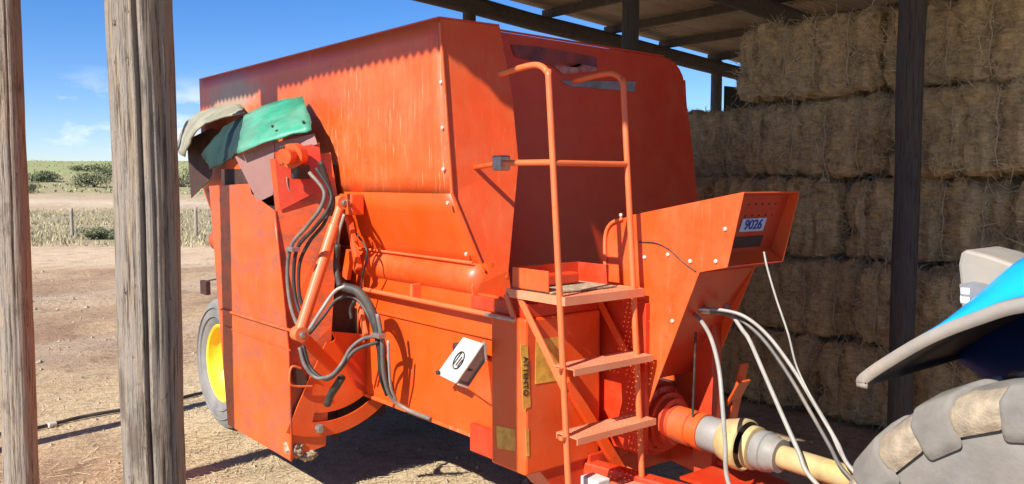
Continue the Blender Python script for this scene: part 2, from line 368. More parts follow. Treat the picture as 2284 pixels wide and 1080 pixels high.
def lettering(name, mat, parent, text, org, right, up, size, depth=0.0015, align='CENTER'):
    cu = bpy.data.curves.new('lettering', 'FONT'); cu.body = text; cu.size = size; cu.align_x = align; cu.align_y = 'CENTER'; cu.extrude = depth; cu.resolution_u = 3
    cu.offset = size * 0.012
    tmp = bpy.data.objects.new('lettering_source', cu); COL.objects.link(tmp)
    dg = bpy.context.evaluated_depsgraph_get(); me = bpy.data.meshes.new_from_object(tmp.evaluated_get(dg))
    bpy.data.objects.remove(tmp)
    right = Vector(right).normalized(); up = Vector(up).normalized(); nrm = right.cross(up)
    M = Matrix((right, up, nrm)).transposed().to_4x4(); M.translation = Vector(org)
    me.transform(M); me.materials.clear()
    return link_data(name, me, mat, parent)
def perforated(name, mat, parent, o, ax, ay, nx, ny, th, hole=0.28):
    """Tread plate with a grid of real punched holes: origin o, edge vectors ax, ay."""
    o, ax, ay = Vector(o), Vector(ax), Vector(ay); dz = Vector((0, 0, -th)); v, f = [], []
    for i in range(nx):
        for j in range(ny):
            c0 = o + ax * (i / nx) + ay * (j / ny); ex, ey = ax / nx, ay / ny
            sq = [(0, 0), (.5, 0), (1, 0), (1, .5), (1, 1), (.5, 1), (0, 1), (0, .5)]
            hl = [(0.5 + hole * math.cos(math.radians(a)), 0.5 + hole * math.sin(math.radians(a))) for a in (225, 270, 315, 0, 45, 90, 135, 180)]
            b = len(v)
            for lst, off in ((sq, 0), (hl, 0), (hl, 1), (sq, 1)):
                v += [c0 + ex * p[0] + ey * p[1] + dz * off for p in lst]
            for r0, r1 in ((0, 8), (8, 16), (16, 24)):
                for k in range(8):
                    k2 = (k + 1) % 8; f.append((b + r0 + k, b + r0 + k2, b + r1 + k2, b + r1 + k))
            if i == 0: f += [(b + 0, b + 7, b + 31, b + 24), (b + 7, b + 6, b + 30, b + 31)]
            if i == nx - 1: f += [(b + 2, b + 3, b + 27, b + 26), (b + 3, b + 4, b + 28, b + 27)]
            if j == 0: f += [(b + 0, b + 1, b + 25, b + 24), (b + 1, b + 2, b + 26, b + 25)]
            if j == ny - 1: f += [(b + 6, b + 5, b + 29, b + 30), (b + 5, b + 4, b + 28, b + 29)]
    me = bpy.data.meshes.new(name); me.from_pydata([tuple(q) for q in v], [], f); me.update()
    return link_data(name, me, mat, parent)

# ================================================================== THE SETTING
def clamp01(t): return max(0.0, min(1.0, t))
def sstep(a, b, t): t = clamp01((t - a) / (b - a)); return t * t * (3 - 2 * t)
def nz(x, y, s=1.0, o=0.0): return noise.fractal(Vector((x * s + o, y * s - o, o)), 1.0, 2.0, 4)
def ground_h(x, y):
    r = math.hypot(x - 2, y - 4)
    h = 0.034 * max(0.0, r - 62) * (1 - sstep(300, 420, r)) + 8.1 * sstep(300, 420, r)
    h += sstep(90, 220, r) * 1.0 * nz(x, y, 0.012, 3)
    h += 0.10 * sstep(14, 40, r) * nz(x, y, 0.13, 7)
    near = nz(x, y, 0.9, 1.7) * 0.020 + nz(x, y, 3.1, 5.1) * 0.010
    h += near * (1 - sstep(30, 60, r)) * (0.35 + 0.65 * sstep(2.5, 6, math.hypot(x - 3.2, y - 4.5)))
    # wheel ruts of the yard
    d = (y * 0.97 - x * 0.22); k = 1 - sstep(22, 26, r)
    for c, w, a in ((8.6, 0.28, 0.05), (10.3, 0.3, 0.06), (12.9, 0.35, 0.06), (14.8, 0.35, 0.05), (17.2, 0.4, 0.05)):
        e = (d + 0.5 * nz(x, y, 0.15, 2) - c) / w
        h += k * a * (-math.exp(-e * e) + 0.7 * math.exp(-(e - 1.9) ** 2) + 0.5 * math.exp(-(e + 1.9) ** 2))
    return h
def lerp3(a, b, t): return tuple(p + (q - p) * t for p, q in zip(a, b))
def zone_col(x, y):
    fd = 0.633 * x + 0.774 * y + 0.9 * nz(x, y, 0.12, 4)
    r = math.hypot(x - 2, y - 4)
    tan, brown, straw, road = (0.54, 0.378, 0.212), (0.37, 0.225, 0.128), (0.68, 0.535, 0.33), (0.66, 0.49, 0.31)
    grass, dry, olive, green = (0.36, 0.295, 0.165), (0.50, 0.375, 0.23), (0.36, 0.315, 0.155), (0.32, 0.335, 0.13)
    c = lerp3(tan, brown, sstep(-0.05, 0.35, nz(x, y, 0.35, 9)))
    s = sstep(3.4, 1.5, math.hypot((x - 3.0) * 0.9, (y - 4.0) * 0.55) + 0.6 * nz(x, y, 0.8, 12))
    c = lerp3(c, straw, 0.85 * s)
    c = lerp3(c, brown, 0.9 * math.exp(-((x - 0.9) / 1.0) ** 2 - ((y - 5.9) / 0.8) ** 2))
    d = (y * 0.97 - x * 0.22) + 0.5 * nz(x, y, 0.15, 2)
    for cc, w in ((9.4, 0.8), (13.8, 1.1)): c = lerp3(c, (0.52, 0.385, 0.26), 0.7 * math.exp(-((d - cc) / w) ** 2))
    for cc, w in ((11.4, 0.7), (16.4, 0.9)): c = lerp3(c, brown, 0.7 * math.exp(-((d - cc) / w) ** 2))
    c = lerp3(c, road, sstep(17.5, 20, fd))
    c = lerp3(c, grass, sstep(23.2, 26, fd))
    c = lerp3(c, dry, sstep(50, 58, fd)); c = lerp3(c, (0.62, 0.50, 0.35), math.exp(-((fd - 66) / 4.0) ** 2))
    c = lerp3(c, olive, sstep(74, 84, fd)); c = lerp3(c, green, sstep(105, 150, fd))
    if fd < 17: # behind and beside the yard the same earth goes on, then the field
        c = lerp3(c, road, sstep(14, 20, r)); c = lerp3(c, grass, sstep(22, 28, r)); c = lerp3(c, green, sstep(110, 160, r))
    return c
def build_ground():
    na, nr = 420, 250; v = [(2.0, 4.0, ground_h(2, 4))]; f = []
    for i in range(nr):
        r = 0.12 * (1500 / 0.12) ** (i / (nr - 1)) if i else 0.12
        for k in range(na):
            a = 2 * math.pi * k / na; x, y = 2 + r * math.cos(a), 4 + r * math.sin(a); v.append((x, y, ground_h(x, y)))
    for k in range(na): f.append((0, 1 + k, 1 + (k + 1) % na))
    for i in range(nr - 1):
        for k in range(na):
            k2 = (k + 1) % na; f.append((1 + i * na + k, 1 + (i + 1) * na + k, 1 + (i + 1) * na + k2, 1 + i * na + k2))
    me = bpy.data.meshes.new('ground'); me.from_pydata(v, [], f); me.update()
    at_ = me.color_attributes.new('zone', 'FLOAT_COLOR', 'POINT')
    buf = []
    for p in v: buf += [*zone_col(p[0], p[1]), 1.0]
    at_.data.foreach_set('color', buf)
    o = link_data('ground', me, 'earth', smooth=True); o['kind'] = 'structure'; o['label'] = 'dusty tan farmyard earth running out to green fields'
build_ground()

# loose straw trodden into the yard round the wagon
def build_straw():
    v, f = [], []
    def blade(x, y, z, l, w, a, tilt):
        d = Vector((math.cos(a), math.sin(a), tilt)) * l * 0.5; s = Vector((-math.sin(a), math.cos(a), R.uniform(-.3, .3))) * w * 0.5; c = Vector((x, y, z))
        b = len(v); v.extend([c - d - s, c + d - s, c + d + s, c - d + s]); f.append((b, b + 1, b + 2, b + 3))
    n = 0
    while n < 15000:
        x, y = R.uniform(0.6, 5.2), R.uniform(1.5, 8.0)
        dens = 0.25 + 0.75 * sstep(-0.2, 0.35, nz(x, y, 1.3, 21))
        if x < 1.7: dens *= 0.35
        if R.random() > dens: continue
        blade(x, y, ground_h(x, y) + R.uniform(0.004, 0.014), R.uniform(0.03, 0.13), R.uniform(0.0025, 0.005), R.uniform(0, 6.283), R.uniform(-.12, .12)); n += 1
    for _ in range(2500):
        a, r = R.uniform(0, 6.283), R.uniform(3, 11); x, y = 1.5 + r * math.cos(a), 6 + r * math.sin(a)
        blade(x, y, ground_h(x, y) + 0.008, R.uniform(0.03, 0.12), 0.005, R.uniform(0, 6.283), 0)
    o = link_mesh('loose_straw', v, f, 'straw_blade'); o['kind'] = 'stuff'; o['label'] = 'loose pale straw trodden into the yard around the wagon'; o['category'] = 'straw'
build_straw()
def build_clods():
    v, f = [], []
    for _ in range(2600):
        x, y = R.uniform(-7, 4), R.uniform(3, 20); s = R.uniform(0.008, 0.03) * (1.6 if R.random() < 0.08 else 1)
        z = ground_h(x, y); b = len(v); q = [R.uniform(0.6, 1.3) for _ in range(6)]
        v.extend([(x + s * q[0], y, z), (x, y + s * q[1], z), (x - s * q[2], y, z), (x, y - s * q[3], z), (x + s * .2, y, z + s * q[4] * .8)])
        f.extend([(b, b + 1, b + 4), (b + 1, b + 2, b + 4), (b + 2, b + 3, b + 4), (b + 3, b, b + 4)])
    o = link_mesh('earth_clods', v, f, 'dried_feed'); o['kind'] = 'stuff'; o['label'] = 'small clods and pebbles scattered over the yard'; o['category'] = 'clods'
build_clods()

# ------------------------------------------------------------------ shed: posts, rafters, purlins, sheets
def roof_z(x): return 4.0 - 0.075 * (x - 4.87)
def log_post(p0, p1, r0, r1, seed, cracks, mat, label, group='round timber posts of the shed'):
    rings, seg = 170, 110; v, f = [], []; p0, p1 = Vector(p0), Vector(p1)
    for i in range(rings + 1):
        t = i / rings; c = p0.lerp(p1, t); z = c.z
        c = c + Vector((nz(z, seed, 0.5, seed), nz(seed, z, 0.5, seed + 5), 0)) * 0.012
        for k in range(seg):
            a = 2 * math.pi * k / seg; r = r0 + (r1 - r0) * t
            r *= 1 + 0.045 * noise.noise(Vector((math.cos(a) * 1.5 + seed, math.sin(a) * 1.5, z * 0.5))) + 0.022 * noise.noise(Vector((math.cos(a) * 7, math.sin(a) * 7 + seed, z * 0.7))) + 0.016 * noise.noise(Vector((math.cos(a) * 19, math.sin(a) * 19 + seed, z * 1.3))) + 0.02 * noise.noise(Vector((math.cos(a) * 3, math.sin(a) * 3 + seed, z * 4)))
            for ca, w, d in cracks:
                e = (a - ca - 0.10 * noise.noise(Vector((z * 0.9, seed, ca))) + math.pi) % (2 * math.pi) - math.pi
                r -= d * math.exp(-(e / w) ** 2) * (0.55 + 0.6 * noise.noise(Vector((z * 0.6, ca, seed))))
            v.append((c.x + r * math.cos(a), c.y + r * math.sin(a), z))
    for i in range(rings):
        for k in range(seg):
            k2 = (k + 1) % seg; f.append((i * seg + k, i * seg + k2, (i + 1) * seg + k2, (i + 1) * seg + k))
    f.append(tuple(range(seg))[::-1]); f.append(tuple(rings * seg + k for k in range(seg)))
    o = link_mesh('shed_post', v, f, mat, smooth=True)
    return tag(o, label, 'post', group)
D2 = math.radians
bx2 = at(333, 800, x=0.80); bx1 = at(38, 800, x=0.832)
log_post((bx2.x, bx2.y, -0.3), (bx2.x, bx2.y, roof_z(0.76) - 0.11), 0.088, 0.099, 3, [(D2(-112), 0.055, 0.038), (D2(-150), 0.035, 0.016), (D2(-70), 0.04, 0.016), (D2(-128), 0.03, 0.016), (D2(-138), 0.02, 0.010), (D2(-92), 0.02, 0.008), (D2(170), 0.05, 0.016)], 'weathered_wood',
         'thick grey weathered timber post with a long split down it, opposite the ladder')
log_post((bx1.x, bx1.y, -0.3), (bx1.x, bx1.y, roof_z(0.865) - 0.11), 0.083, 0.083, 8, [(D2(-95), 0.035, 0.014), (D2(-135), 0.03, 0.014), (D2(-60), 0.04, 0.010), (D2(-115), 0.02, 0.008)], 'weathered_wood',
         'grey weathered timber post in sun opposite the green-covered chute')
log_post((0.88, 6.74, -0.3), (0.88, 6.74, roof_z(0.88) - 0.11), 0.075, 0.07, 13, [(D2(-95), 0.05, 0.010)], 'weathered_wood', 'grey weathered timber corner post of the open shed side')
log_post((0.80, -1.0, -0.3), (0.80, -1.0, roof_z(0.8) - 0.11), 0.08, 0.075, 17, [(D2(95), 0.05, 0.010)], 'weathered_wood', 'grey timber post at the near end of the open shed side')
pr = at(2020, 320, x=5.57)
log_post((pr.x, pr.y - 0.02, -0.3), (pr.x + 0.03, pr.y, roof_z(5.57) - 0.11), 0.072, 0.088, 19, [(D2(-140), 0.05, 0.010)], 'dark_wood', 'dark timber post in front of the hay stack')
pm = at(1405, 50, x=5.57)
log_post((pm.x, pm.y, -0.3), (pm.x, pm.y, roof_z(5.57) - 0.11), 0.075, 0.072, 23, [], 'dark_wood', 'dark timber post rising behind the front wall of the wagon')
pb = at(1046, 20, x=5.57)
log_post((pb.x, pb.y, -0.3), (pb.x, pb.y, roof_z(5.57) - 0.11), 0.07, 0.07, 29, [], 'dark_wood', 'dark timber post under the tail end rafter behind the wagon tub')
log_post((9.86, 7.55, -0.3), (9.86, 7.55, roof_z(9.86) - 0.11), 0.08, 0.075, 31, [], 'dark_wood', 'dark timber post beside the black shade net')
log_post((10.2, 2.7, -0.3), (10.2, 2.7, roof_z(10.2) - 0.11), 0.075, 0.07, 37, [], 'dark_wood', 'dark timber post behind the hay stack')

roof = empty('shed_roof', (5.5, 2.7, 3.9), 'low shed roof of rusty corrugated sheets on dark log rafters', 'roof')
for yy in (-1.0, pr.y, pm.y, pb.y):
    p = [Vector((x, yy + 0.03 * nz(x, yy, 0.7), roof_z(x) - 0.215 + 0.012 * nz(x, yy, 0.5, 3))) for x in [0.45 + 0.75 * k for k in range(16)]]
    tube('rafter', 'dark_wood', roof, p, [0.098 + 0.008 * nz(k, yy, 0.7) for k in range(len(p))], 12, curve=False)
px = 0.62
while px < 11.9:
    zz = roof_z(px) - 0.072
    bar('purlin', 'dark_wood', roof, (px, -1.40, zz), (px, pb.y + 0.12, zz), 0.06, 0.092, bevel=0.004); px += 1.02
def corrugated(length, width=0.80, pitch=0.076):
    v, f = [], []; n = int(width / pitch * 8); nx = 4
    for i in range(nx + 1):
        for k in range(n + 1):
            y = k * width / n; v.append((length * i / nx, y, 0.011 * math.sin(2 * math.pi * y / pitch)))
    for i in range(nx):
        for k in range(n):
            a = i * (n + 1) + k; f.append((a, a + 1, a + n + 2, a + n + 1))
    me = bpy.data.meshes.new('corrugated_sheet'); me.from_pydata(v, [], f); me.materials.append(MATS['roof_zinc'])
    for p in me.polygons: p.use_smooth = True
    return me
cs = corrugated(4.0); cs0 = corrugated(4.75)
ang = math.atan(0.075)
for row, x0 in enumerate((0.5, 4.35, 8.2)):
    for j in range(11):
        y0 = pb.y + 0.14 - 0.80 - 0.766 * j; k = (y0 + 1.2) / 0.766 + 1
        o = bpy.data.objects.new('corrugated_sheet', cs0 if row == 0 else cs); COL.objects.link(o)
        o.location = (x0 + R.uniform(-.02, .02) + (-0.19 - 0.022 * (k - 6) if row == 0 else 0), y0, roof_z(x0) - 0.012 + 0.014 * (2 - row) * 0.6 + 0.004 * (j % 2)); o.rotation_euler = (R.uniform(-.004, .004), ang, 0); adopt(o, roof)
# sheet end over the tail rafter
tag(box('shade_net', 'shade_net', None, 9.99, 11.6, 7.50, 7.53, 2.35, 3.18), 'black shade net hung at the tail end of the shed beyond the hay', 'net')

# ------------------------------------------------------------------ hay bales
def bale_mesh(seed, dx=0.86, dy=1.2, dz=0.625):
    rr = random.Random(seed); bm = bmesh.new(); bmesh.ops.create_cube(bm, size=1.0)
    bmesh.ops.subdivide_edges(bm, edges=bm.edges[:], cuts=21, use_grid_fill=True)
    for q in bm.verts:
        p = q.co.copy(); n8 = Vector((abs(p.x) * 2, abs(p.y) * 2, abs(p.z) * 2))
        e = (n8.x ** 9 + n8.y ** 9 + n8.z ** 9) ** (1 / 9)
        p = p / e if e > 0 else p
        w = Vector((p.x * dx, p.y * dy, p.z * dz))
        d = 0.045 * noise.fractal(Vector((w.x * 5 + seed, w.y * 5, w.z * 5)), 1, 2, 4) + 0.02 * noise.noise(Vector((w.x * 17, w.y * 17 + seed, w.z * 17)))
        # cinched where the twine bites in
        c = min(abs(w.y - t) for t in (-0.42, -0.14, 0.14, 0.42)); d -= 0.030 * math.exp(-(c / 0.04) ** 2)
        # flakes (compressed slices) along the length
        d += 0.010 * math.sin(w.y * 58 + 3 * noise.noise(Vector((w.x * 3, w.z * 3, seed))))
        nn = Vector((p.x * n8.x ** 4, p.y * n8.y ** 4, p.z * n8.z ** 4)).normalized()
        q.co = w + nn * d + Vector((0, 0, dz / 2 - .012 * (1 - (w.y / dy * 2) ** 2) * (1 if w.z > 0 else 0) ))
    me = bpy.data.meshes.new('hay_body'); bm.to_mesh(me); bm.free()
    v = [tuple(x.co) for x in me.vertices]; f = [tuple(p.vertices) for p in me.polygons]; nb = len(f)
    ps = [(p.center.copy(), p.normal.copy()) for p in me.polygons]
    for _ in range(3200):
        c, n = rr.choice(ps); t = n.orthogonal().normalized(); t = Matrix.Rotation(rr.uniform(0, 6.28), 3, n) @ t
        d = (t + n * rr.uniform(-0.1, 0.75)).normalized() * rr.uniform(0.03, 0.12) * (1.5 if rr.random() < .1 else 1); s = n.cross(t).normalized() * rr.uniform(0.0016, 0.0040)
        c = c + t * rr.uniform(-.03, .03) + n * 0.004; b = len(v); v.extend([tuple(c - s), tuple(c + s), tuple(c + d + s * .4), tuple(c + d - s * .4)]); f.append((b, b + 1, b + 2, b + 3))
    me2 = bpy.data.meshes.new('hay_body'); me2.from_pydata(v, [], f); me2.materials.append(MATS['hay']); me2.materials.append(MATS['straw_blade'])
    for i, p in enumerate(me2.polygons): p.material_index = 0 if i < nb else 1
    return me2
bale_vars = [bale_mesh(s) for s in (1, 2, 3, 4)]
def twine_mesh(dx=0.86, dz=0.625):
    q = []
    for k in range(28):
        a = 2 * math.pi * k / 28; c, s = math.cos(a), math.sin(a); e = (abs(c) ** 9 + abs(s) ** 9) ** (1 / 9)
        q.append((c / e * (dx / 2 + 0.004), 0.01 * math.sin(k * 2.1), s / e * (dz / 2 + 0.004) + dz / 2))
    v, f = tube_vf(q + [q[0]], 0.0042, 5); me = bpy.data.meshes.new('twine'); me.from_pydata([tuple(x) for x in v], [], f); me.materials.append(MATS['twine']); return me
twm = twine_mesh()
ROWN = ['bottom', 'second', 'third', 'fourth', 'top']
def hay_bale(x, y, z, k, label):
    e = empty('hay_bale', (x, y, z), label, 'hay bale', 'square hay bales stacked under the shed')
    o = bpy.data.objects.new('hay_body', bale_vars[k % 4]); COL.objects.link(o); o.parent = e
    for ty in (-0.42, -0.14, 0.14, 0.42):
        t = bpy.data.objects.new('twine', twm); COL.objects.link(t); t.parent = e; t.location = (0, ty + R.uniform(-.015, .015), 0)
    e.rotation_euler = (R.uniform(-.015, .015), R.uniform(-.02, .02), R.uniform(-.045, .045) + (math.pi if k % 3 == 0 else 0))
ORD = ['at the wagon end', 'second from the wagon end', 'third from the wagon end', 'fourth from the wagon end', 'fifth from the wagon end']
k = 0
layers = {4: [(4.38, 0), (3.16, .02), (1.93, 0)], 3: [(5.56, .42), (4.36, .03), (3.11, -.03), (1.87, .02)], 2: [(5.95, .1), (4.72, .02), (3.49, .07), (2.26, 0)],
          1: [(5.75, .08), (4.52, .08), (3.30, -.12), (2.06, 0)], 0: [(6.1, .05), (4.87, .05), (3.64, -.02), (2.4, .02)]}
for lay in range(5):
    for i, (y, xo) in enumerate(layers[lay]):
        hay_bale(6.43 + xo + R.uniform(-.05, .06), y - 0.6 + R.uniform(-.02, .02), 0.02 + lay * 0.620, k, 'tan square hay bale in the %s layer of the stack, %s' % (ROWN[lay], ORD[i])); k += 1

# ================================================================== THE FEED MIXER WAGON
wagon = empty('feed_mixer_wagon', (3.4, 5.0, 0), 'dusty orange feed mixer wagon with ladder and folded side chute parked half under the shed', 'feed mixer')
TOPZ, Y0, Y1 = 2.65, 3.56, 6.90
XR = 4.42
# --- tub walls
A0, A1 = Vector((2.45, 3.56, TOPZ)), Vector((2.45, Y1, TOPZ))
B0, B1 = Vector((2.465, 3.485, 1.79)), Vector((2.465, Y1 + .02, 1.79))
C0, C1 = Vector((2.60, 3.40, 1.40)), Vector((2.60, Y1, 1.36))
def grid4(a, b, c, d, nu, nv, wob=0.0, seed=0, axis=(1, 0, 0)):
    a, b, c, d = map(Vector, (a, b, c, d)); g = []
    for i in range(nv + 1):
        row = []
        for j in range(nu + 1):
            s, t = j / nu, i / nv; p = a.lerp(b, s).lerp(d.lerp(c, s), t)
            k = math.sin(math.pi * s) * math.sin(math.pi * t)
            row.append(p + Vector(axis) * wob * k * nz(s * 3, t * 2, 1, seed))
        g.append(row)
    return g
tub = sheet('side_wall', 'orange_dusty', wagon, grid4(A0, A1, B1, B0, 30, 10, 0.02, 4), 0.006)
tub['label'] = 'upper side wall streaked with pale dust'
sheet('lower_side_wall', 'orange_lower', wagon, grid4(B0, B1, C1, C0, 30, 4, 0.012, 6), 0.006)
# right hand side, tail wall and floor close the tub
quad_panel('side_wall', 'orange', wagon, (XR - .02, Y0 + .06, TOPZ - .15), (XR, Y1, TOPZ - .15), (XR + .1, Y1, 1.5), (XR + .08, Y0 + .06, 1.5))
quad_panel('tail_wall', 'orange', wagon, (2.46, Y1 - .01, TOPZ - .005), (XR - .01, Y1 - .01, TOPZ - .16), (XR + .05, Y1 - .01, 1.3), (2.6, Y1 - .01, 1.3))
quad_panel('floor_plate', 'dark_inside', wagon, (2.58, 3.3, 0.56), (2.58, 6.6, 0.56), (4.35, 6.6, 0.56), (4.35, 3.3, 0.56))
quad_panel('side_wall', 'orange', wagon, (XR + .08, 3.6, 1.5), (XR + .08, Y1, 1.5), (4.3, 6.7, .56), (4.3, 3.4, .56))
# front: a corner panel that stands proud, and the main wall set back behind it
F0, F1, F2 = Vector((2.78, 3.50, TOPZ - .01)), Vector((2.84, 3.42, 1.95)), Vector((2.72, 3.36, 1.36))
corner = [[A0.lerp(F0, t), A0.lerp(B0, .5).lerp(F0.lerp(F1, .5) + Vector((.02, 0, 0)), t), B0.lerp(F1, t), C0.lerp(F2, t)] for t in (0, .33, .66, 1)]
fc = sheet('front_corner_panel', 'orange', wagon, corner, 0.006, smooth=False)
ret = [[F0, F0.lerp(F1, .5) + Vector((.02, 0, 0)), F1, F2], [Vector((2.84, 3.60, TOPZ - .01)), Vector((2.90, 3.60, 2.3)), Vector((2.90, 3.60, 1.95)), Vector((2.80, 3.60, 1.36))]]
sheet('front_corner_return', 'orange', wagon, ret, 0.006, smooth=False)
# main wall with its rounded top outer corner
top = [(2.83, TOPZ - .012), (4.18, TOPZ - .03)] + [(4.18 + .20 * math.sin(a), TOPZ - .23 + .20 * math.cos(a)) for a in [math.radians(15 * q) for q in range(1, 7)]] + [(4.44, 2.15), (4.52, 1.74), (4.5, 1.3), (2.78, 1.3), (2.9, 1.95), (2.9, 2.3)]
fm = plate('front_wall', 'red_orange', wagon, [(a, 3.60, b) for a, b in top], (0, .006, 0))
# rims
bar('top_rim', 'red_orange', wagon, A0 + Vector((.0, 0, .006)), A1 + Vector((.0, 0, .006)), 0.012, 0.010)
bar('top_rim', 'red_orange', wagon, (2.45, 3.56, TOPZ + .006), (2.78, 3.50, TOPZ - .004), 0.012, 0.010)
bar('top_rim', 'red_orange', wagon, (2.84, 3.595, TOPZ - .006), (4.16, 3.595, TOPZ - .024), 0.016, 0.010)
bar('corner_strip', 'orange_dusty', wagon, A0 + Vector((-.004, -.012, -.02)), B0 + Vector((-.004, -.012, 0)), 0.018, 0.012, upv=(1, 0, 0))
bar('corner_strip', 'orange', wagon, B0 + Vector((-.004, -.012, 0)), C0 + Vector((-.004, -.012, 0)), 0.018, 0.012, upv=(1, 0, 0))
for u, v_ in ((991, 183), (994, 285), (996, 378), (1006, 453)):
    p = at(u, v_, x=2.455); bolt(wagon, p + Vector((-.004, 0.02, 0)), (-1, 0, 0), 0.010)
bolt(wagon, at(1040, 567, x=2.545), (-1, 0, -.3), 0.010)
# inner stiffener seen over the rim and the dirty notch
plate('notch_plate', 'dark_inside', wagon, [at(u, v_, y=3.594) for u, v_ in ((1072, 62), (1098, 66), (1090, 108), (1084, 96))], (0, -.004, 0), 0)
# remains of the old decals on the front wall
def decal(mat, pts, y=3.592, name='worn_decal'):
    return plate(name, mat, wagon, [at(u, v_, y=y) for u, v_ in pts], (0, .003, 0), 0)
decal('blue_decal_worn', [(1140, 100), (1200, 104), (1330, 128), (1332, 150), (1240, 150), (1150, 126)])
decal('pale_decal_worn', [(1234, 147), (1270, 138), (1330, 150), (1332, 158), (1256, 166)])
decal('grey_decal_worn', [(1250, 180), (1418, 182), (1416, 205), (1270, 192)])
# --- horizontal tube and rail along the side
tube('side_tube', 'orange', wagon, [(2.62, 3.385, 1.355), (2.61, 4.2, 1.36), (2.605, 5.2, 1.365), (2.60, 6.95, 1.375)], 0.093, 32)
plate('corner_gusset', 'orange', wagon, [Vector((2.595, 3.395, 1.43)), Vector((2.73, 3.36, 1.40)), Vector((2.75, 3.35, 1.20)), Vector((2.60, 3.37, 1.16)), Vector((2.535, 3.385, 1.20)), Vector((2.522, 3.39, 1.33)), Vector((2.55, 3.393, 1.41))], (0, .012, 0))
bar('weld_bead', 'orange_pale', wagon, (2.545, 3.42, 1.448), (2.535, 6.9, 1.462), 0.012, 0.012)
cyl('side_rail', 'orange_pale', wagon, (2.50, 3.20, 1.215), (2.50, 4.78, 1.222), 0.013, 12)
for yy in (3.9, 4.75): box('rail_bracket', 'orange_pale', wagon, 2.49, 2.56, yy - .012, yy + .012, 1.21, 1.30)
cyl('rail_end_rod', 'bare_steel', wagon, (2.49, 3.02, 1.214), (2.49, 3.24, 1.215), 0.010, 12)
# --- lower side panel
lp = [[(2.555, 3.20, 1.30), (2.555, 6.7, 1.30)], [(2.55, 3.20, 1.10), (2.55, 6.7, 1.10)], [(2.56, 3.20, 0.575), (2.57, 6.7, 0.575)]]
lp = [[Vector(a).lerp(Vector(b), q / 20) + Vector((0.006 * nz(q * .4, i, 1, 2), 0, 0)) for q in range(21)] for i, (a, b) in enumerate(lp)]
sheet('lower_side_panel', 'orange_lower', wagon, lp, 0.006, smooth=False)
box('panel_rib', 'orange_lower', wagon, 2.535, 2.552, 3.25, 6.6, 1.085, 1.10)
box('bottom_lip', 'orange_dusty', wagon, 2.55, 2.60, 3.26, 6.6, 0.555, 0.575)
box('panel_foot', 'red_orange', wagon, 2.525, 2.60, 3.19, 3.42, 0.50, 0.64)
# --- front frame column with its stickers
colm = box('front_frame_column', 'orange', wagon, 2.50, 2.98, 2.955, 3.215, 0.495, 1.225, 0.012)
colm['label'] = 'boxed front frame column carrying yellow warning stickers'
box('frame_cap', 'red_orange', wagon, 2.52, 2.98, 2.97, 3.4, 1.225, 1.29)
plate('column_skirt', 'red_orange', wagon, [(2.60, 2.97, .495), (3.0, 2.97, .495), (3.0, 2.97, .36), (2.72, 2.97, .36)], (0, .2, 0))
def on_front(u, v_): return at(u, v_, y=2.9525)
def on_left(u, v_): return at(u, v_, x=2.4975)
st = plate('warning_sticker', 'sticker_yellow', wagon, [on_front(*q) for q in ((1161, 768), (1177, 770), (1184, 908), (1167, 914))], (0, .002, 0), 0)
c = on_front(1171, 840); lettering('warning_letters', 'ink_black', st, 'ATTENTO', (c.x + .003, 2.9515, c.z), (0, 0, -1), (1, 0, 0), 0.040)
plate('warning_sticker', 'sticker_yellow', wagon, [on_front(*q) for q in ((1196, 757), (1248, 752), (1252, 848), (1194, 857))], (0, .002, 0), 0)
plate('warning_sticker', 'sticker_yellow', wagon, [on_left(*q) for q in ((1107, 950), (1149, 958), (1150, 1006), (1109, 1000))], (.002, 0, 0), 0)
plate('warning_sticker', 'sticker_yellow', wagon, [on_front(*q) for q in ((1173, 958), (1180, 958), (1181, 1018), (1174, 1018))], (0, .002, 0), 0)
# rear sheet of the footwell behind the ladder, lit through the punched platform
box('front_frame_plate', 'red_orange', wagon, 2.985, 3.20, 3.02, 3.05, 0.40, 1.30)
box('frame_gusset', 'red_orange', wagon, 3.02, 3.05, 2.70, 3.02, 0.55, 1.28)
plate('v_bracket', 'orange', wagon, [at(u, v_, y=2.93) for u, v_ in ((1340, 945), (1420, 940), (1400, 1010), (1378, 1022), (1362, 1000))], (0, .05, 0))
bar('v_bracket_arm', 'orange', wagon, at(1262, 850, y=2.94), at(1385, 1050, y=2.90), 0.035, 0.05)
# --- side lamp bracket: a white hooded work lamp with a script badge
lc = [at(u, v_, x=2.45) for u, v_ in ((1036, 752), (977, 834), (1021, 856), (1082, 767))]
lamp = plate('lamp_hood', 'white_paint', wagon, lc, (-.012, 0, 0), 0.005)
bk = [at(1053, 867, x=2.53), at(1086, 821, x=2.53)]
ctr = (lc[0] + lc[1] + lc[2] + lc[3]) / 4
plate('lamp_glass', 'lens_smoke', lamp, [lc[2] + Vector((.004, .01, .005)), lc[3] + Vector((.004, .01, .005)), bk[1] + Vector((0, .012, .006)), bk[0] + Vector((0, .012, .006))], (0, .01, .006), 0)
for p_, q_ in ((bk[0], bk[1]), (lc[2], bk[0]), (lc[3], bk[1])): bar('lamp_rim', 'white_paint', lamp, p_, q_, 0.012, 0.012, .002)
box('lamp_body', 'dark_steel', lamp, 2.462, 2.55, ctr.y - .05, ctr.y + .09, ctr.z - .05, ctr.z + .07)
plate('lamp_skirt', 'orange', wagon, [at(u, v_, x=2.50) for u, v_ in ((1042, 866), (1086, 800), (1098, 905))], (.03, 0, 0))
bdir = (lc[0] - lc[1]).normalized(); bper = Vector((0, bdir.z, -bdir.y)); bc = ctr + Vector((-.0135, .0, .0))
ring = [bc + bdir * .062 * math.cos(t * .3) + bper * .026 * math.sin(t * .3) for t in range(22)]
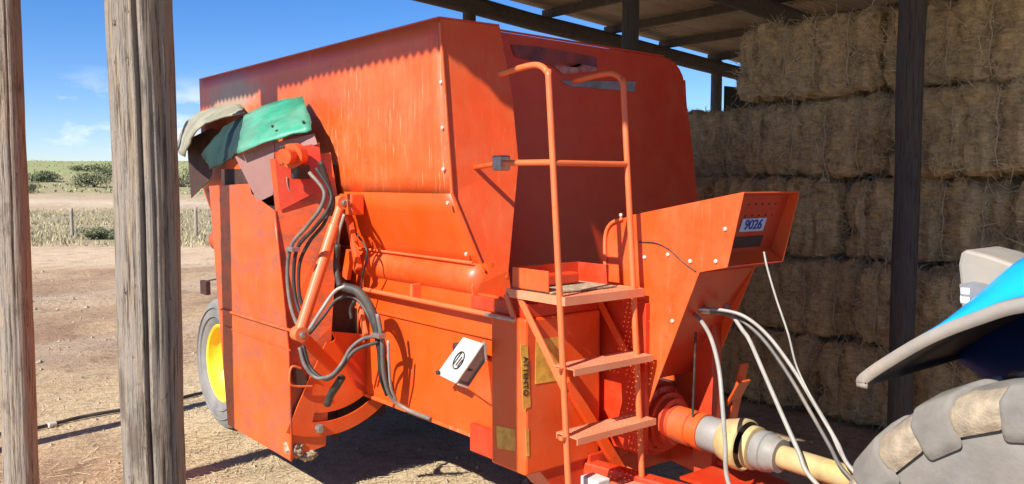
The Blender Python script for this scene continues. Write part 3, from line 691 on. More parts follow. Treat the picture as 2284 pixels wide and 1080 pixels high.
tube('badge_ring', 'ink_black', lamp, ring, 0.0035, 6, curve=False)
for t, l in ((.012, .05), (-.004, .038), (-.016, .03)): bar('badge_line', 'ink_black', lamp, bc + bper * t - bdir * l, bc + bper * t + bdir * l, 0.002, 0.007, 0, upv=(1, 0, 0))
bolt(lamp, lc[1] + Vector((-.02, -.03, .015)), (-1, 0, 0), 0.012, 'dark_steel')

# --- ladder, platform and tray
LX0, LX1 = 2.50, 2.965
lad = bpy.data.objects.new('ladder', None); COL.objects.link(lad); adopt(lad, wagon)
ltop, lbot = Vector((0, 2.80, 2.30)), Vector((0, 2.655, 0.36))
def rail_pts(x):
    return [(x, lbot.y, lbot.z), (x, lbot.y + .07, 1.3), (x, ltop.y, 2.24), (x, ltop.y + .012, 2.315), (x, ltop.y + .06, 2.352), (x, ltop.y + .14, 2.36), (x, 3.14, 2.345)]
def in_ladder(o): o.parent = lad; return o
for x in (LX0, LX1): in_ladder(tube('ladder_rail', 'orange_pale', None, rail_pts(x), 0.0145, 14, 6))
in_ladder(cyl('cross_bar', 'orange_pale', None, (LX0, 2.775, 1.93), (LX1, 2.775, 1.93), 0.013, 12))
in_ladder(cyl('stay_bar', 'orange_pale', None, (LX0, 2.772, 1.932), (LX0 - .01, 3.12, 1.935), 0.014, 12))
in_ladder(box('stay_clamp', 'bare_steel', None, LX0 - .035, LX0 + .03, 3.10, 3.16, 1.90, 1.97, 0.008))
in_ladder(cyl('stay_bar', 'orange', None, (LX0, 3.13, 1.935), (LX0 + .10, 3.47, 1.92), 0.012, 12))
for i, z in enumerate((1.045, 0.748, 0.45)):
    yy = 2.655 + .074 * (z - .36)
    in_ladder(perforated('step', 'step_dust', None, (LX0 + .01, yy - .055, z), (LX1 - LX0 + .04, 0, 0), (0, 0.125, 0.0), 16, 5, 0.004, 0.2))
    in_ladder(box('step_edge', 'step_dust', None, LX0 + .01, LX1 + .05, yy - .060, yy - .056, z - .028, z + .002, 0))
    in_ladder(box('step_edge', 'step_dust', None, LX0 + .01, LX1 + .05, yy + .0705, yy + .0745, z - .028, z + .002, 0))
    in_ladder(box('step_bolt_bar', 'orange_pale', None, LX0 - .035, LX0 + .02, yy - .012, yy + .012, z - .012, z + .004, 0.002))
plf = bpy.data.objects.new('platform', None); COL.objects.link(plf); adopt(plf, wagon)
def in_plat(o): o.parent = plf; return o
in_plat(perforated('platform_plate', 'step_dust', None, (2.505, 2.70, 1.352), (.49, 0, 0), (0, .40, 0), 18, 15, 0.004, 0.2))
in_plat(box('platform_edge', 'step_dust', None, 2.505, 2.995, 2.694, 2.699, 1.315, 1.354, 0))
in_plat(box('platform_edge', 'step_dust', None, 2.499, 2.5045, 2.694, 3.10, 1.315, 1.354, 0))
in_plat(box('platform_edge', 'step_dust', None, 2.9955, 3.001, 2.694, 3.10, 1.315, 1.354, 0))
in_plat(bar('platform_brace', 'orange_pale', None, (2.515, 3.02, 1.32), (2.515, 2.70, .93), 0.012, 0.034))
in_plat(bar('platform_brace', 'orange_pale', None, (2.50, 3.10, 1.33), (2.50, 3.03, 1.20), 0.012, 0.03))
in_plat(bar('platform_brace', 'orange', None, (2.985, 3.02, 1.32), (2.985, 2.72, .95), 0.012, 0.034))
tray = bpy.data.objects.new('tool_tray', None); COL.objects.link(tray); adopt(tray, wagon)
def in_tray(o): o.parent = tray; return o
in_tray(box('tray_side', 'orange', None, 2.515, 2.521, 2.82, 3.07, 1.362, 1.455, 0.001))
in_tray(box('tray_back', 'red_orange', None, 2.522, 2.93, 3.064, 3.07, 1.362, 1.455, 0.001))
in_tray(box('tray_side', 'red_orange', None, 2.93, 2.936, 2.86, 3.07, 1.362, 1.455, 0.001))
in_tray(box('tray_floor', 'dried_feed', None, 2.522, 2.93, 2.80, 3.063, 1.3565, 1.362, 0))
in_tray(box('tray_tool', 'red_orange', None, 2.56, 2.84, 2.96, 3.03, 1.366, 1.42, 0.01))

# --- gearbox tower with the indicator hood
TX0, TX1 = 3.05, 3.47
tower = bpy.data.objects.new('gearbox_tower', None); COL.objects.link(tower); adopt(tower, wagon)
def in_tow(o): o.parent = tower; return o
prof = [(1350, 512), (1362, 498), (1408, 480), (1660, 428), (1622, 597), (1560, 608), (1430, 948), (1392, 948), (1352, 640)]
pl = [at(u, v_, x=TX0) for u, v_ in prof]
in_tow(plate('tower_side_plate', 'orange', None, pl, (.007, 0, 0)))
hood_t, hood_b = pl[3], pl[4]
prR = [p + Vector((TX1 - TX0, 0, 0)) for p in pl]
in_tow(plate('tower_side_plate', 'orange', None, prR, (-.007, 0, 0)))
in_tow(quad_panel('hood_top', 'orange', None, pl[2] + Vector((.008, 0, -.003)), prR[2] + Vector((-.008, 0, -.003)), prR[3] + Vector((-.008, 0, -.003)), pl[3] + Vector((.008, 0, -.003)), 0.005))
in_tow(quad_panel('hood_bottom', 'red_orange', None, pl[4] + Vector((.008, 0, .004)), prR[4] + Vector((-.008, 0, .004)), prR[5] + Vector((-.008, 0, .004)), pl[5] + Vector((.008, 0, .004)), 0.005))
in_tow(quad_panel('tower_front_plate', 'red_orange', None, pl[5] + Vector((.008, .006, 0)), prR[5] + Vector((-.008, .006, 0)), prR[6] + Vector((-.008, .03, .2)), pl[6] + Vector((.008, .03, .2)), 0.006))
in_tow(quad_panel('tower_back_plate', 'red_orange', None, pl[0] + Vector((.008, 0, 0)), prR[0] + Vector((-.008, 0, 0)), prR[8] + Vector((-.008, 0, 0)), pl[8] + Vector((.008, 0, 0)), 0.006))
# recessed indicator face, its number plate and slot
o8 = Vector((.008, 0, 0)); inn = (pl[2] - pl[3]).normalized() * 0.055
fa, fb = pl[3] + o8 + inn + Vector((0, 0, -.006)), pl[4] + o8 + inn * 1.2 + Vector((0, 0, .07))
dxv = Vector((TX1 - TX0 - .016, 0, 0))
in_tow(quad_panel('indicator_face', 'red_orange', None, fa, fa + dxv, fb + dxv, fb, 0.004))
ledge = pl[4] + o8 + Vector((0, 0.004, .008))
in_tow(quad_panel('indicator_ledge', 'orange', None, fb, fb + dxv, ledge + dxv, ledge, 0.004))
upv = (fa - fb).normalized(); nrm = Vector((1, 0, 0)).cross(upv)
if nrm.y > 0: nrm = -nrm
ctrp = fa.lerp(fb, .52) + Vector((.195, 0, 0)) + nrm * .004
npl = in_tow(plate('number_plate', 'plate_white', None, [ctrp + Vector((a, 0, 0)) + upv * b for a, b in ((-.088, -.031), (.088, -.031), (.088, .031), (-.088, .031))], nrm * .003, 0))
lettering('plate_digits', 'ink_blue', tower, '9026', ctrp + nrm * .0042, (1, 0, 0), upv, 0.066)
sl = fa.lerp(fb, .82) + Vector((.20, 0, 0)) + nrm * .003
in_tow(plate('indicator_slot', 'dark_inside', None, [sl + Vector((a, 0, 0)) + upv * b for a, b in ((-.115, -.030), (.105, -.030), (.105, .024), (-.115, .024))], nrm * .002, 0))
for tt in (.16, .36):
    for q in range(6):
        bolt(wagon, fa.lerp(fb, tt) + Vector((.07 + q * .05, 0, 0)) + nrm * .002, nrm, 0.0045, 'dark_steel')
for u, v_ in ((1618, 511), (1385, 480), (1438, 574), (1490, 568), (1540, 583), (1597, 583), (1446, 716), (1500, 716)):
    bolt(wagon, at(u, v_, x=TX0 - .001), (-1, 0, 0), 0.0095)
tube('seam_wire', 'dark_steel', wagon, [at(u, v_, x=TX0 - .004) for u, v_ in ((1425, 540), (1460, 542), (1490, 555), (1520, 582), (1552, 606))], 0.003, 6)
tube('bent_lip', 'orange_pale', wagon, [at(u, v_, x=TX0 - .006) for u, v_ in ((1350, 600), (1350, 530), (1362, 500), (1388, 488))], 0.010, 8)
# gearbox, flange rings and guard behind the shaft
GX, GY, GZ = 3.24, 2.70, 0.675
gb = lathe('gearbox_housing', 'red_orange', wagon, [(0.0, .42), (.15, .42), (.15, .1), (.165, .1), (.165, .065), (.14, .06), (.14, .03), (.115, .03), (.115, .0), (.085, .0), (.085, -.02), (.0, -.02)], (GX, GY, GZ), (0, 1, 0))
lathe('guard_ring', 'red_orange', gb, [(.165, .10), (.185, .10), (.185, .13), (.165, .13)], (GX, GY, GZ), (0, 1, 0))
for q in range(8):
    a = q * math.pi / 4 + .3; bolt(wagon, (GX + .15 * math.cos(a), GY + .063, GZ + .15 * math.sin(a)), (0, -1, 0), 0.011, 'red_orange')
box('front_cross_member', 'red_orange', wagon, 2.9, 3.75, 2.95, 3.10, 0.36, 0.52, .01)
box('tower_leg', 'red_orange', wagon, 3.40, 3.47, 2.60, 2.72, 0.36, 1.25, .006)
bar('lever_plate', 'orange', wagon, at(1660, 810, x=3.62), at(1628, 960, x=3.62), 0.012, 0.07, upv=(1, 0, 0))
bar('lever_plate', 'orange', wagon, at(1632, 900, x=3.60), at(1660, 850, x=3.60), 0.012, 0.10, upv=(1, 0, 0))
cyl('lever_rod', 'dark_steel', wagon, at(1552, 740, x=3.2), at(1545, 930, x=3.2), 0.006, 8)
# drawbar
for s in (-1, 1): bar('drawbar_beam', 'red_orange', wagon, (3.24 + .32 * s, 3.0, .42), (3.24 + .04 * s, 1.55, .40), 0.08, 0.12, .008)
box('drawbar_plate', 'red_orange', wagon, 3.10, 3.38, 1.9, 2.55, .46, .475, .002)
lathe('hitch_eye', 'dark_steel', wagon, [(.03, -.025), (.065, -.025), (.065, .025), (.03, .025), (.03, -.025)], (3.24, 1.46, .40), (0, 0, 1), 24)
box('drawbar_bracket', 'orange_pale', wagon, 2.70, 2.86, 2.60, 2.78, .30, .455, .008)
plate('drawbar_wing', 'orange_pale', wagon, [at(u, v_, z=.43) for u, v_ in ((1320, 1042), (1400, 1040), (1500, 1085), (1330, 1110))], (0, 0, -.02))
box('valve_block', 'white_paint', wagon, 2.64, 2.72, 2.63, 2.74, .455, .53, .006)
# rear underframe
box('chassis_beam', 'red_orange', wagon, 2.95, 3.07, 3.1, 6.7, .40, .54, .006)
box('chassis_beam', 'red_orange', wagon, 3.75, 3.87, 3.1, 6.7, .40, .54, .006)
box('axle', 'red_orange', wagon, 2.55, 4.3, 6.22, 6.36, .42, .56, .006)
box('rear_reflector', 'dark_inside', wagon, 2.40, 2.44, 6.74, 6.87, .955, 1.065, .006)
bar('reflector_arm', 'dark_steel', wagon, (2.43, 6.9, 1.045), (2.58, 6.8, 1.08), 0.012, 0.012)

# --- wheels
def wheel(parent, c, R0, w, rim_r, s, tyre_mat, rim_mat, ribs=0):
    """axle along x; s = -1 puts the dished face on the -x side."""
    c = Vector(c); ax = (s, 0, 0); h = w / 2
    prof = [(rim_r, -h * .80), (rim_r + .02, -h * .92), (rim_r + (R0 - rim_r) * .45, -h * 1.0), (R0 - .05, -h * .93), (R0 - .015, -h * .78), (R0, -h * .5), (R0, h * .5), (R0 - .015, h * .78), (R0 - .05, h * .93), (rim_r + (R0 - rim_r) * .45, h), (rim_r + .02, h * .92), (rim_r, h * .80)]
    t = lathe('tyre', tyre_mat, parent, prof, c, ax, 64); sub = parent if parent.parent else t
    for rr in (() if ribs else (.30, .62)):
        q = rim_r + (R0 - rim_r) * rr
        lathe('tyre_bead_line', tyre_mat, sub, [(q - .006, h * .96), (q, h * 1.03), (q + .006, h * .96)], c, ax, 48)
    rm = lathe('rim', rim_mat, parent, [(rim_r + .008, h * .80), (rim_r - .006, h * .86), (rim_r - .022, h * .80), (rim_r - .03, h * .45), (rim_r * .80, h * .22), (rim_r * .55, h * .24), (rim_r * .45, h * .40), (.0, h * .40)], c, ax, 48)
    sub = parent if parent.parent else rm
    lathe('rim_inner', rim_mat, sub, [(rim_r + .004, -h * .8), (rim_r - .02, -h * .8), (rim_r - .03, h * .4)], c, ax, 40)
    lathe('hub', rim_mat, sub, [(.0, h * .40 + .06), (.05, h * .40 + .055), (.055, h * .40)], c, ax, 24)
    for q in range(6):
        a = q * math.pi / 3; b = bolt(sub, c + Vector((s * (h * .40 + .002), rim_r * .34 * math.cos(a), rim_r * .34 * math.sin(a))), ax, 0.012, 'bare_steel')
    return t
wh = bpy.data.objects.new('wheel', None); COL.objects.link(wh); adopt(wh, wagon)
wheel(wh, (2.47, 6.29, 0.495), 0.495, 0.32, 0.29, -1, 'tyre_grey', 'yellow_paint')

# --- folded discharge chute on the side
ch = bpy.data.objects.new('discharge_chute', None); COL.objects.link(ch); adopt(ch, wagon)
def in_ch(o): o.parent = ch; return o
CX = 2.08
outer = [at(u, v_, x=CX) for u, v_ in ((466, 415), (488, 700), (508, 948), (650, 1030), (645, 830), (640, 745), (612, 470), (560, 432), (556, 410))]
in_ch(plate('chute_outer_plate', 'orange_scuffed', None, outer, (.006, 0, 0)))
fr = [Vector((CX + .006, 4.545, .26)), Vector((CX + .006, 4.575, .78)), Vector((CX + .006, 4.62, 1.02)), Vector((CX + .006, 4.70, 1.68)), Vector((CX + .004, 4.76, 1.98)), Vector((2.40, 4.62, 2.02)), Vector((2.43, 4.58, 1.7)), Vector((2.36, 4.56, 1.0)), Vector((2.34, 4.55, .7)), Vector((2.30, 4.545, .30))]
in_ch(sheet('chute_front_plate', 'orange_scuffed', None, [[fr[0], fr[9]], [fr[1], fr[8]], [fr[2], fr[7]], [fr[3], fr[6]], [fr[4], fr[5]]], 0.006, smooth=False))
in_ch(quad_panel('chute_back_plate', 'orange_scuffed', None, (CX + .006, 5.60, 1.83), (2.44, 5.62, 1.9), (2.50, 5.48, .26), (CX + .006, 5.46, .25)))
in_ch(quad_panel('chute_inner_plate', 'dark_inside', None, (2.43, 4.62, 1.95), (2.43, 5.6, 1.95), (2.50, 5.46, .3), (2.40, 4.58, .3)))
in_ch(quad_panel('chute_belt', 'black_rubber', None, (CX + .05, 4.72, 1.70), (CX + .05, 5.58, 1.74), (CX + .1, 5.46, .35), (CX + .1, 4.58, .35), 0.01))
in_ch(bar('chute_rib', 'orange_dusty', None, at(494, 690, x=CX - .008), at(652, 738, x=CX - .008), 0.014, 0.018, upv=(1, 0, 0)))
in_ch(bar('chute_rib', 'orange_scuffed', None, at(500, 728, x=CX - .004), at(648, 782, x=CX - .004), 0.008, 0.006, upv=(1, 0, 0)))
in_ch(tube('chute_folded_edge', 'orange_scuffed', None, [at(u, v_, x=CX - .002) for u, v_ in ((650, 1026), (645, 830), (640, 745), (612, 470))], 0.009, 8, 4))
# slotted quadrant plate at the foot of the chute
PV = at(735, 745, y=4.53); quad = []
def pol(r, a): return Vector((PV.x + r * math.cos(a), 4.53, PV.z + r * math.sin(a)))
a0, a1, na = math.radians(-118), math.radians(-42), 26
v, f = [], []
rs = [0.05, 0.30, 0.465, 0.520, 0.605]
for i in range(na + 1):
    a = a0 + (a1 - a0) * i / na
    for r in rs: v.append(pol(r - (0.015 * (i / na) if r > .4 else 0), a))
n5 = len(rs)
for i in range(na):
    for j in range(n5 - 1):
        if j == 2 and 5 <= i < na - 4: continue
        f.append((i * n5 + j, i * n5 + j + 1, (i + 1) * n5 + j + 1, (i + 1) * n5 + j))
in_ch(link_mesh('quadrant_plate', v, f, 'orange', None, solid=0.010))
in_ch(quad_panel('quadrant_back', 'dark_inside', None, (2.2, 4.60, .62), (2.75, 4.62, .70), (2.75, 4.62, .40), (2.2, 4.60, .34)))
in_ch(plate('quadrant_gusset', 'orange', None, [pol(.02, math.radians(40)), pol(.33, math.radians(-8)), pol(.56, math.radians(-42)), pol(.2, math.radians(-60))], (0, .01, 0)))
in_ch(sheet('quadrant_wing', 'red_orange', None, [[at(770, 800, y=4.50), at(845, 735, y=4.48)], [at(790, 860, y=4.52), at(868, 900, y=4.52)]], .006, smooth=False))
bolt(wagon, at(712, 955, y=4.515), (0, -1, 0), 0.028, 'bare_steel')
tube('chute_handle', 'orange_pale', wagon, [at(u, v_, y=4.50) for u, v_ in ((672, 822), (652, 818), (646, 838), (652, 860), (700, 862))], 0.007, 8)
plate('chute_dark_pocket', 'dark_inside', wagon, [at(u, v_, y=4.538) for u, v_ in ((650, 826), (672, 822), (690, 858), (660, 866))], (0, .003, 0), 0)
# dark gap between chute and tub
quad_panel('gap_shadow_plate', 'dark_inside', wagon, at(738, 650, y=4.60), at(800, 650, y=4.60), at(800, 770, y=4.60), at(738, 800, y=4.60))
# caked feed at the foot
def clump(name, c, s, mat, parent, seed):
    bm = bmesh.new(); bmesh.ops.create_icosphere(bm, subdivisions=4, radius=1)
    for q in bm.verts:
        d = 1 + .35 * noise.noise(q.co * 2.1 + Vector((seed, 0, 0))) + .22 * noise.noise(q.co * 6 + Vector((seed, 3, 0)))
        q.co = Vector((q.co.x * s[0], q.co.y * s[1], q.co.z * s[2])) * d + Vector(c)
    me = bpy.data.meshes.new(name); bm.to_mesh(me); bm.free(); return link_data(name, me, mat, parent, smooth=True)
clump('caked_feed', at(655, 1000, x=2.12), (.05, .07, .05), 'dried_feed', wagon, 5)
clump('caked_feed', at(690, 1015, x=2.2), (.05, .035, .03), 'dried_feed', wagon, 9)
# hydraulic ram and its brackets
r0, r1 = at(762, 452, x=2.38), at(668, 745, x=2.065)
rm0 = r0.lerp(r1, .18)
cyl('ram_barrel', 'orange_pale', wagon, rm0, r1, 0.033, 20)
cyl('ram_rod', 'orange_pale', wagon, r0, rm0, 0.026, 16)
box('ram_bracket', 'orange', wagon, 2.39, 2.47, r0.y - .10, r0.y + .05, r0.z - .07, r0.z + .05, .006)
lathe('ram_eye', 'orange_pale', wagon, [(.0, -.03), (.04, -.03), (.04, .03), (.0, .03)], r0, (0, 1, 0), 20)
lathe('ram_eye', 'orange_pale', wagon, [(.0, -.035), (.042, -.035), (.042, .035), (.0, .035)], r1, (0, 1, 0), 20)
bolt(wagon, r0 + Vector((0, -.03, 0)), (0, -1, 0), 0.018, 'bare_steel'); bolt(wagon, r1 + Vector((0, -.035, 0)), (0, -1, 0), 0.018, 'bare_steel')
bar('stay_arm', 'orange', wagon, at(775, 470, x=2.44), at(800, 600, x=2.42), 0.03, 0.045)
bar('stay_arm', 'orange', wagon, at(772, 620, x=2.46), at(782, 560, x=2.46), 0.03, 0.06)
bar('stay_arm', 'orange_pale', wagon, at(800, 672, x=2.42), at(815, 748, x=2.40), 0.02, 0.05)
bar('chute_link', 'orange', wagon, at(672, 748, x=2.08), at(745, 822, x=2.32), 0.03, 0.06)
# hydraulic motor and worn boots at the head of the chute
mo = at(652, 348, x=2.13)
lathe('belt_motor', 'orange', wagon, [(.0, -.09), (.052, -.09), (.055, -.06), (.07, -.055), (.07, .02), (.045, .02), (.045, .10), (.0, .10)], mo, (-1, -.75, -.1), 24)
box('motor_block', 'dark_steel', wagon, mo.x + .01, mo.x + .09, mo.y - .04, mo.y + .05, mo.z - .13, mo.z - .05, .008)
for q in range(4): bolt(wagon, mo + Vector((-.075, -.05 + .03 * (q % 2), .045 - .09 * (q // 2))), (-1, -.75, 0), 0.009, 'dark_steel')
tube('drip_stain', 'pale_rubber', wagon, [at(u, v_, y=4.66) for u, v_ in ((640, 395), (642, 415), (652, 440))], 0.004, 6)
# belting bent over the chute head: green sheet, its folded end, old pale rubber and a plate
def bent(rows, nu=14, nv=8):
    """rows: list of polylines (3 or more points) -> smooth grid"""
    rr = [smooth_path(r, 6) for r in rows]; m = min(len(r) for r in rr); out = []
    cols = [smooth_path([r[j] for r in rr], 5) if len(rr) > 2 else [rr[0][j].lerp(rr[1][j], t / 6) for t in range(7)] for j in range(m)]
    return [[cols[j][i] + Vector((.012 * nz(j * .35, i * .5, 1, 3), .012 * nz(i * .6, j * .4, 1, 8), .012 * nz(j * .5, i * .7, 1, 5))) for j in range(m)] for i in range(len(cols[0]))]
g = bent([[at(545, 258, x=2.20), at(600, 232, x=2.30), at(675, 215, x=2.41)], [at(536, 300, x=2.04), at(605, 272, x=2.16), at(688, 250, x=2.32)], [at(530, 343, x=1.98), at(610, 312, x=2.10), at(697, 290, x=2.27)]])
gs = in_ch(sheet('green_cover_sheet', 'green_plastic', None, g, 0.008)); gs['label'] = 'faded green bent sheet bolted over the chute head'
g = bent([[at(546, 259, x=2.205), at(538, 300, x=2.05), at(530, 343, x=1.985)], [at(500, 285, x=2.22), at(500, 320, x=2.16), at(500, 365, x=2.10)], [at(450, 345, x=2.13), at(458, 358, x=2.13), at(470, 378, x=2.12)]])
in_ch(sheet('green_folded_end', 'shaded_green', None, g, 0.010))
g = bent([[at(545, 252, x=2.20), at(484, 266, x=2.18), at(438, 292, x=2.16), at(410, 350, x=2.14)], [at(540, 240, x=2.33), at(474, 250, x=2.33), at(424, 278, x=2.33), at(396, 338, x=2.33)], [at(536, 234, x=2.42), at(466, 244, x=2.42), at(418, 272, x=2.42), at(390, 332, x=2.42)]])
in_ch(sheet('pale_rubber_cover', 'pale_rubber', None, g, 0.012))
mg = [at(u, v_, x=x) for u, v_, x in ((524, 350, 2.0), (612, 318, 2.13), (609, 435, 2.13), (575, 452, 2.08))]
in_ch(plate('mauve_guard_plate', 'mauve_plate', None, mg, (.005, .004, 0)))
mg = [at(u, v_, x=x) for u, v_, x in ((613, 318, 2.135), (700, 298, 2.29), (708, 322, 2.30), (613, 350, 2.135))]
in_ch(plate('mauve_guard_plate', 'mauve_plate', None, mg, (.005, .004, 0)))
in_ch(plate('head_cheek_plate', 'dark_inside', None, [at(u, v_, x=2.34) for u, v_ in ((416, 312), (470, 286), (520, 300), (476, 345), (470, 400), (426, 442))], (.006, 0, 0)))  # shade below the rubber cover is painted in with this dark colour
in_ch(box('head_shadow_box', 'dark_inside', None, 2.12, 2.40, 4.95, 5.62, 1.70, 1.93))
for u, v_ in ((608, 282), (677, 272)): bolt(ch, at(u, v_, x=2.11 if u < 640 else 2.25), (-1, 0, .4), 0.009, 'dark_steel')
in_ch(quad_panel('head_side_plate', 'red_orange', None, at(612, 340, y=4.70), at(712, 318, y=4.60), at(722, 420, y=4.58), at(625, 470, y=4.68)))
# hoses on the wagon
def hose(mat, r, pts, name='hydraulic_hose'):
    return tube(name, mat, wagon, [at(u, v_, x=x) for u, v_, x in pts], r, 10, 7)
hose('grey_hose', 0.0108, [(690, 385, 2.12), (722, 425, 2.16), (716, 462, 2.14), (685, 505, 2.10), (650, 548, 2.06), (641, 610, 2.05), (648, 680, 2.05), (664, 728, 2.07)])
hose('black_rubber', 0.0108, [(705, 375, 2.15), (738, 430, 2.20), (730, 470, 2.17), (700, 510, 2.13), (664, 552, 2.09), (655, 610, 2.08), (660, 670, 2.08), (676, 716, 2.09)])
hose('black_rubber', 0.016, [(715, 360, 2.2), (735, 420, 2.25), (742, 450, 2.25), (735, 480, 2.24)])
hose('pale_hose', 0.010, [(690, 735, 2.08), (715, 695, 2.12), (745, 652, 2.2), (770, 638, 2.25)])
hose('black_rubber', 0.026, [(765, 640, 2.25), (800, 652, 2.3), (828, 692, 2.34), (845, 750, 2.36), (856, 820, 2.4), (870, 872, 2.46)])
hose('grey_hose', 0.012, [(842, 700, 2.33), (852, 760, 2.35), (856, 830, 2.38), (872, 885, 2.44), (905, 912, 2.5), (960, 935, 2.54)])
hose('grey_hose', 0.0108, [(668, 775, 2.05), (680, 815, 2.06), (705, 842, 2.10), (738, 838, 2.14), (762, 812, 2.18), (782, 778, 2.25), (812, 755, 2.32), (846, 750, 2.35)])
hose('black_rubber', 0.0108, [(676, 770, 2.07), (692, 820, 2.09), (728, 846, 2.13), (760, 822, 2.18), (792, 782, 2.26), (846, 762, 2.35)])
hose('black_rubber', 0.022, [(762, 842, 2.2), (750, 862, 2.2), (738, 880, 2.2), (730, 902, 2.2)])
hose('pale_hose', 0.009, [(768, 478, 2.36), (756, 520, 2.34), (751, 560, 2.32)])
hose('black_rubber', 0.018, [(753, 545, 2.32), (750, 600, 2.32), (758, 640, 2.30)])
hose('dark_steel', 0.006, [(795, 522, 2.40), (815, 550, 2.40), (818, 575, 2.40), (808, 620, 2.42), (806, 660, 2.44)])
hose('black_rubber', 0.010, [(738, 455, 2.22), (722, 500, 2.18), (690, 540, 2.14), (668, 590, 2.11), (668, 660, 2.10), (684, 700, 2.12)])
hose('black_rubber', 0.009, [(690, 745, 2.1), (722, 705, 2.16), (752, 668, 2.24), (790, 664, 2.3), (822, 705, 2.33), (842, 770, 2.36), (848, 840, 2.4), (862, 882, 2.46)])
hose('pale_hose', 0.008, [(866, 760, 2.36), (868, 812, 2.38), (872, 862, 2.42), (884, 893, 2.47)])
hose('black_rubber', 0.010, [(790, 672, 2.36), (782, 690, 2.36), (784, 712, 2.36)])
for u, v_, x in ((655, 556, 2.06), (846, 748, 2.34)):
    p = at(u, v_, x=x); box('hose_clamp', 'bare_steel', wagon, p.x - .03, p.x + .02, p.y - .04, p.y + .04, p.z - .012, p.z + .012, .004)

# ================================================================== DRIVE SHAFT AND HOSES TO THE TRACTOR
shaft = empty('drive_shaft', (3.24, 2.2, 0.6), 'yellow guarded drive shaft between the wagon gearbox and the tractor', 'drive shaft')
S0, S1 = Vector((3.24, 2.60, .668)), Vector((3.27, 1.32, .62)); sdv = (S1 - S0).normalized()
lathe('collar', 'orange_scuffed', shaft, [(.0, -.08), (.088, -.08), (.088, .012), (.08, .016), (.08, .045), (.088, .05), (.088, .085), (.0, .085)], S0, sdv)
lathe('coupling_sleeve', 'guard_grey', shaft, [(.0, .08), (.078, .08), (.082, .10), (.082, .19), (.076, .20), (.0, .20)], S0, sdv)
lathe('guard_cone', 'guard_yellow', shaft, [(.086, .19), (.094, .20), (.112, .26), (.118, .275), (.118, .31), (.110, .315), (.106, .30), (.08, .26), (.0, .25)], S0, sdv)
lathe('universal_joint', 'dark_steel', shaft, [(.0, .24), (.05, .26), (.055, .33), (.03, .36), (.0, .36)], S0, sdv, 16)
lathe('guard_cone', 'guard_yellow', shaft, [(.0, .325), (.075, .325), (.098, .335), (.098, .365), (.07, .37), (.0, .37)], S0, sdv)
lathe('guard_ring', 'guard_grey', shaft, [(.0, .365), (.082, .37), (.09, .385), (.09, .42), (.083, .425), (.083, .45), (.074, .465), (.074, .49), (.0, .49)], S0, sdv)
lathe('guard_tube', 'guard_yellow', shaft, [(.0, .47), (.045, .48), (.050, .50), (.050, 1.12), (.056, 1.13), (.056, 1.22), (.0, 1.22)], S0, sdv, 28)
def field_hose(name, mat, r, pts, label, group='hoses and cable from the wagon to the tractor'):
    p = [at(u, v_, x=x) for u, v_, x in pts]
    last = p[-1]
    p += [last + Vector((.02, -.16, -.10)), last + Vector((.02, -.42, -.12))]
    o = tube(name, mat, None, p, r, 12, 8)
    if 'hose' in name:
        fit = cyl('crimped_fitting', 'bare_steel', None, p[0] - (p[1] - p[0]).normalized() * .03, p[0] + (p[1] - p[0]).normalized() * .05, r * 1.5, 12, .001); fit.parent = o
    return tag(o, label, 'hose' if 'hose' in name else 'cable', group)
field_hose('hydraulic_hose', 'pale_hose', 0.0098, [(1532, 700, 3.22), (1556, 708, 3.20), (1584, 750, 3.12), (1603, 820, 3.05), (1611, 900, 3.0), (1617, 980, 2.98), (1628, 1085, 2.98)], 'pale grey hose curving down in front of the drive shaft guard')
field_hose('hydraulic_hose', 'pale_hose', 0.0098, [(1625, 690, 3.34), (1655, 735, 3.32), (1672, 760, 3.3), (1705, 835, 3.25), (1742, 920, 3.2), (1780, 1005, 3.16), (1806, 1062, 3.14)], 'pale grey hose ending above the yellow shaft tube')
field_hose('hydraulic_hose', 'pale_hose', 0.0085, [(1560, 690, 3.22), (1610, 692, 3.27), (1660, 706, 3.31), (1712, 748, 3.31), (1768, 822, 3.28), (1822, 910, 3.24), (1866, 985, 3.2), (1898, 1045, 3.16)], 'thin pale hose, upper one of the close pair arching to the tractor')
field_hose('hydraulic_hose', 'grey_hose', 0.0085, [(1560, 694, 3.25), (1608, 699, 3.30), (1652, 714, 3.34), (1702, 757, 3.34), (1756, 832, 3.31), (1808, 920, 3.27), (1850, 994, 3.23), (1884, 1052, 3.19)], 'thin darker grey hose, lower one of the close pair arching to the tractor')
field_hose('indicator_cable', 'pale_hose', 0.0048, [(1704, 562, 3.27), (1712, 600, 3.26), (1732, 668, 3.26), (1758, 745, 3.26), (1776, 815, 3.26), (1806, 880, 3.24), (1850, 960, 3.21), (1890, 1035, 3.17)], 'thin pale cable hanging from the number plate hood')

